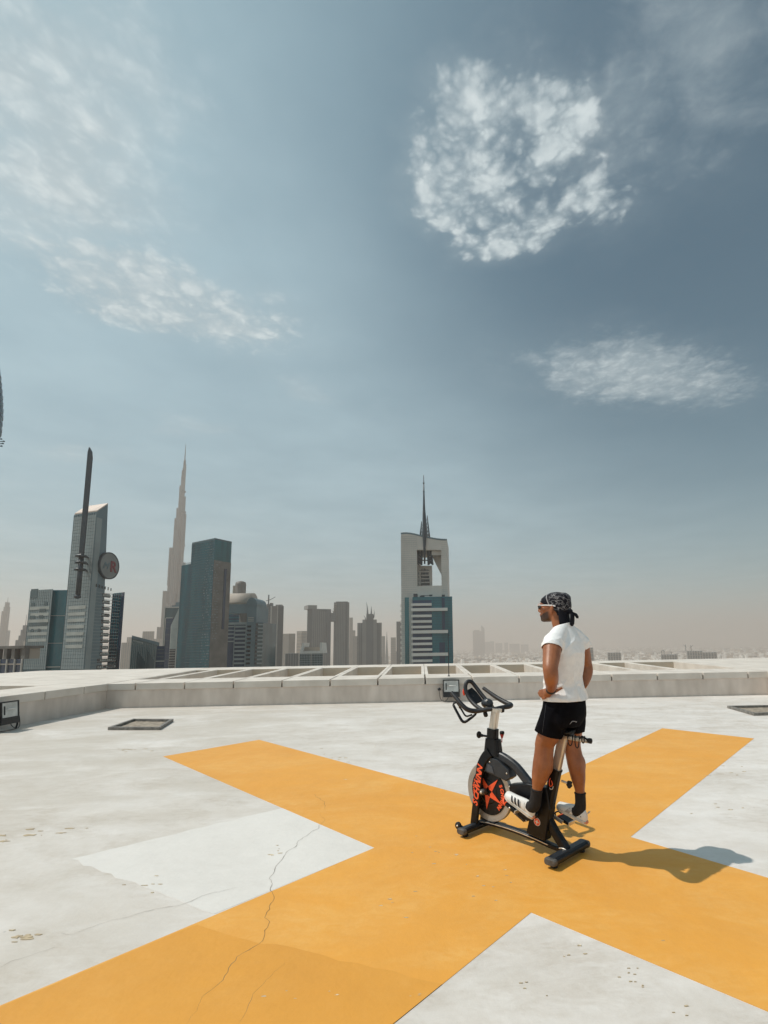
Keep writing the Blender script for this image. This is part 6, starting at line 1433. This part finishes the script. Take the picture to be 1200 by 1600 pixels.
mxm = n_('ShaderNodeMath', operation='MAXIMUM'); Lk(ml_(print_, rg_(bs.outputs[0], .03, .02)), mxm.inputs[0]); Lk(ml_(pr2, .40), mxm.inputs[1])
c = mx_(ml_(ml_(mxm.outputs[0], rg_(sx.outputs[2], 1.868, 1.895)), .62), (0.0050, 0.0050, 0.010, 1), (0.42, 0.41, 0.42, 1)); c = mx_(ml_(band, .8), c, (0.36, 0.35, 0.36, 1)); c = mx_(spots_, c, (0.62, 0.60, 0.58, 1))
Lk(c, b_.inputs['Base Color']); b_.inputs['Roughness'].default_value = .75; b_.inputs['Specular IOR Level'].default_value = .25
def cap_point(t_, v, grow=.008):
    c_, s_ = math.cos(t_), math.sin(t_)
    zb = np.interp(c_, [-1, -.6, 0.0, .35, .75, 1], [1.800, 1.845, 1.915, 1.938, 1.960, 1.968]); z = zb + (2.034 - zb) * v
    cs, a, bb, tf = head_at(min(z, 2.0245)); a += grow; bb += grow
    if z > 2.0: f = math.sqrt(max(0, 1 - ((z - 1.98) / (2.0345 - 1.98)) ** 2)) / math.sqrt(max(1e-6, 1 - ((2.0 - 1.98) / (2.0345 - 1.98)) ** 2)); cs2, a2, b2, tf = head_at(2.0); a, bb, cs = (a2 + grow) * min(1, f), (b2 + grow) * min(1, f), cs2 + (cs - cs2) * .3
    c2 = math.copysign(abs(c_) ** .95, c_); s2 = math.copysign(abs(s_) ** .95, s_)
    wr = .0022 * math.sin(t_ * 7 + v * 9 + 2 * noise.noise(Vector((c_ * 3, s_ * 3, v * 4))))
    return Vector((cs + (a + wr) * c2, (bb + wr) * s2 * (1 - tf * max(0, c_)), z))
nT, nV = 56, 18; R_ = [[cap_point(2 * PI * k / nT, 1 - (1 - j / nV) ** 1.0) for k in range(nT)] for j in range(nV)]
mb = MB(); mb.rings(R_, caps=False); o = len(mb.v); mb.v.append((.026, 0, 2.0345)); mb.f += [((nV - 1) * nT + k, (nV - 1) * nT + (k + 1) % nT, o) for k in range(nT)]
bd_ = mb.build('bandana', BD, pe, smooth=True); so_ = bd_.modifiers.new('thick', 'SOLIDIFY'); so_.thickness = .004; so_.offset = -1
mb = MB(); mb.ell((-.092, .0, 1.868), (.020, .024, .022), 14, 10); mb.build('knot', BD, bd_, smooth=True)
def tail(pts, ws, th=.004):
    pts = [Vector(p) for p in pts]; A_ = []
    for i, p in enumerate(pts):
        w_ = ws[i]; d_ = Vector((.35, 1, 0)).normalized() if i % 2 else Vector((.15, 1, .1)).normalized()
        A_.append([p + d_ * w_ + Vector((-th, 0, 0)), p + Vector((-th * 2.2, 0, 0)), p - d_ * w_ + Vector((-th, 0, 0)), p - d_ * w_ + Vector((th, 0, 0)), p + Vector((th * .4, 0, 0)), p + d_ * w_ + Vector((th, 0, 0))])
    m = MB(); m.rings(A_); m.build('tail', BD, bd_, smooth=True)
tail([(-.100, .004, 1.866), (-.112, .006, 1.835), (-.112, .008, 1.800), (-.108, .008, 1.768), (-.106, .008, 1.752)], [.010, .018, .022, .017, .006])
tail([(-.100, -.008, 1.866), (-.122, -.018, 1.850), (-.134, -.024, 1.828), (-.138, -.026, 1.812)], [.009, .017, .018, .006])
# cloth hanging over the nape between ear and knot
NF = []
for j in range(7):
    v = j / 6; row = []
    for k in range(15):
        a = rad(118 + k * (242 - 118) / 14); z = 1.90 - v * (.150 - .02 * abs(k - 7) / 7); rr_ = .093 - .016 * v + .010 * v * v; row.append(Vector((.028 - .012 * v + math.cos(a) * rr_ * 1.12, math.sin(a) * rr_ * .86, z)) )
    NF.append(row)
vs2 = [p for r in NF for p in r]; mb = MB(); mb.add(vs2, [(j * 15 + k, j * 15 + k + 1, (j + 1) * 15 + k + 1, (j + 1) * 15 + k) for j in range(6) for k in range(14)])
nf = mb.build('neck_flap', BD, bd_, smooth=True); so_ = nf.modifiers.new('thick', 'SOLIDIFY'); so_.thickness = .004
# sunglasses
GF = pmat('glasses_white', (0.72, 0.70, 0.70), 0.35); GLN = pmat('glasses_lens', (0.010, 0.010, 0.012), 0.08, var=.2, spec=.9)
arc = [(.185 - .062 * (1 - math.cos(rad(a))) * 1.0, .080 * math.sin(rad(a)), 0) for a in range(-90, 91, 12)]
mb = MB(); mb.tube([(x + .006, y, 1.932) for x, y, _ in arc], .0042, 8); gl = mb.build('sunglasses', GF, pe, smooth=True)
mb = MB(); F_ = [Vector((x + .006, y, 1.929)) for x, y, _ in arc] + [Vector((x + .003, y * .98, 1.905 + .010 * abs(y) / .08 - (.006 if abs(y) > .015 else -.004))) for x, y, _ in arc]; m_ = len(arc)
mb.add(F_ + [p + Vector((-.002, 0, 0)) for p in F_], [(i, i + 1, m_ + i + 1, m_ + i) for i in range(m_ - 1)] + [(2 * m_ + m_ + i, 2 * m_ + m_ + i + 1, 2 * m_ + i + 1, 2 * m_ + i) for i in range(m_ - 1)]); mb.build('lens', GLN, gl, smooth=True)
for sg in (-1, 1):
    mb = MB(); mb.sweep([Vector((.142, sg * .0785, 1.930)), Vector((.08, sg * .0815, 1.927)), Vector((.020, sg * .0825, 1.921)), Vector((-.010, sg * .081, 1.913))], [(-.0016, -.0045), (.0016, -.0045), (.0016, .0045), (-.0016, .0045)]); mb.build('temple', GF, gl)
W0, W1 = Vector(AL[-1]), Vector(AL[-2]); d_ = (W1 - W0).normalized()
M_BAND = pmat('wristband', (.012, .011, .012), .5)
mb = MB(); mb.lathe([(.0335, -.011), (.0385, -.010), (.0385, .010), (.0335, .011)], W0 + d_ * .016, d_, 26); mb.build('wristband', M_BAND, pe, smooth=True)
mb = MB(); mb.tube([(-.014 + .070 * math.cos(2 * PI * k / 36), .068 * math.sin(2 * PI * k / 36), 1.744 - .026 * math.cos(2 * PI * k / 36)) for k in range(36)], .0028, 6, closed=True); mb.build('neck_chain', K_SIL, pe, smooth=True)
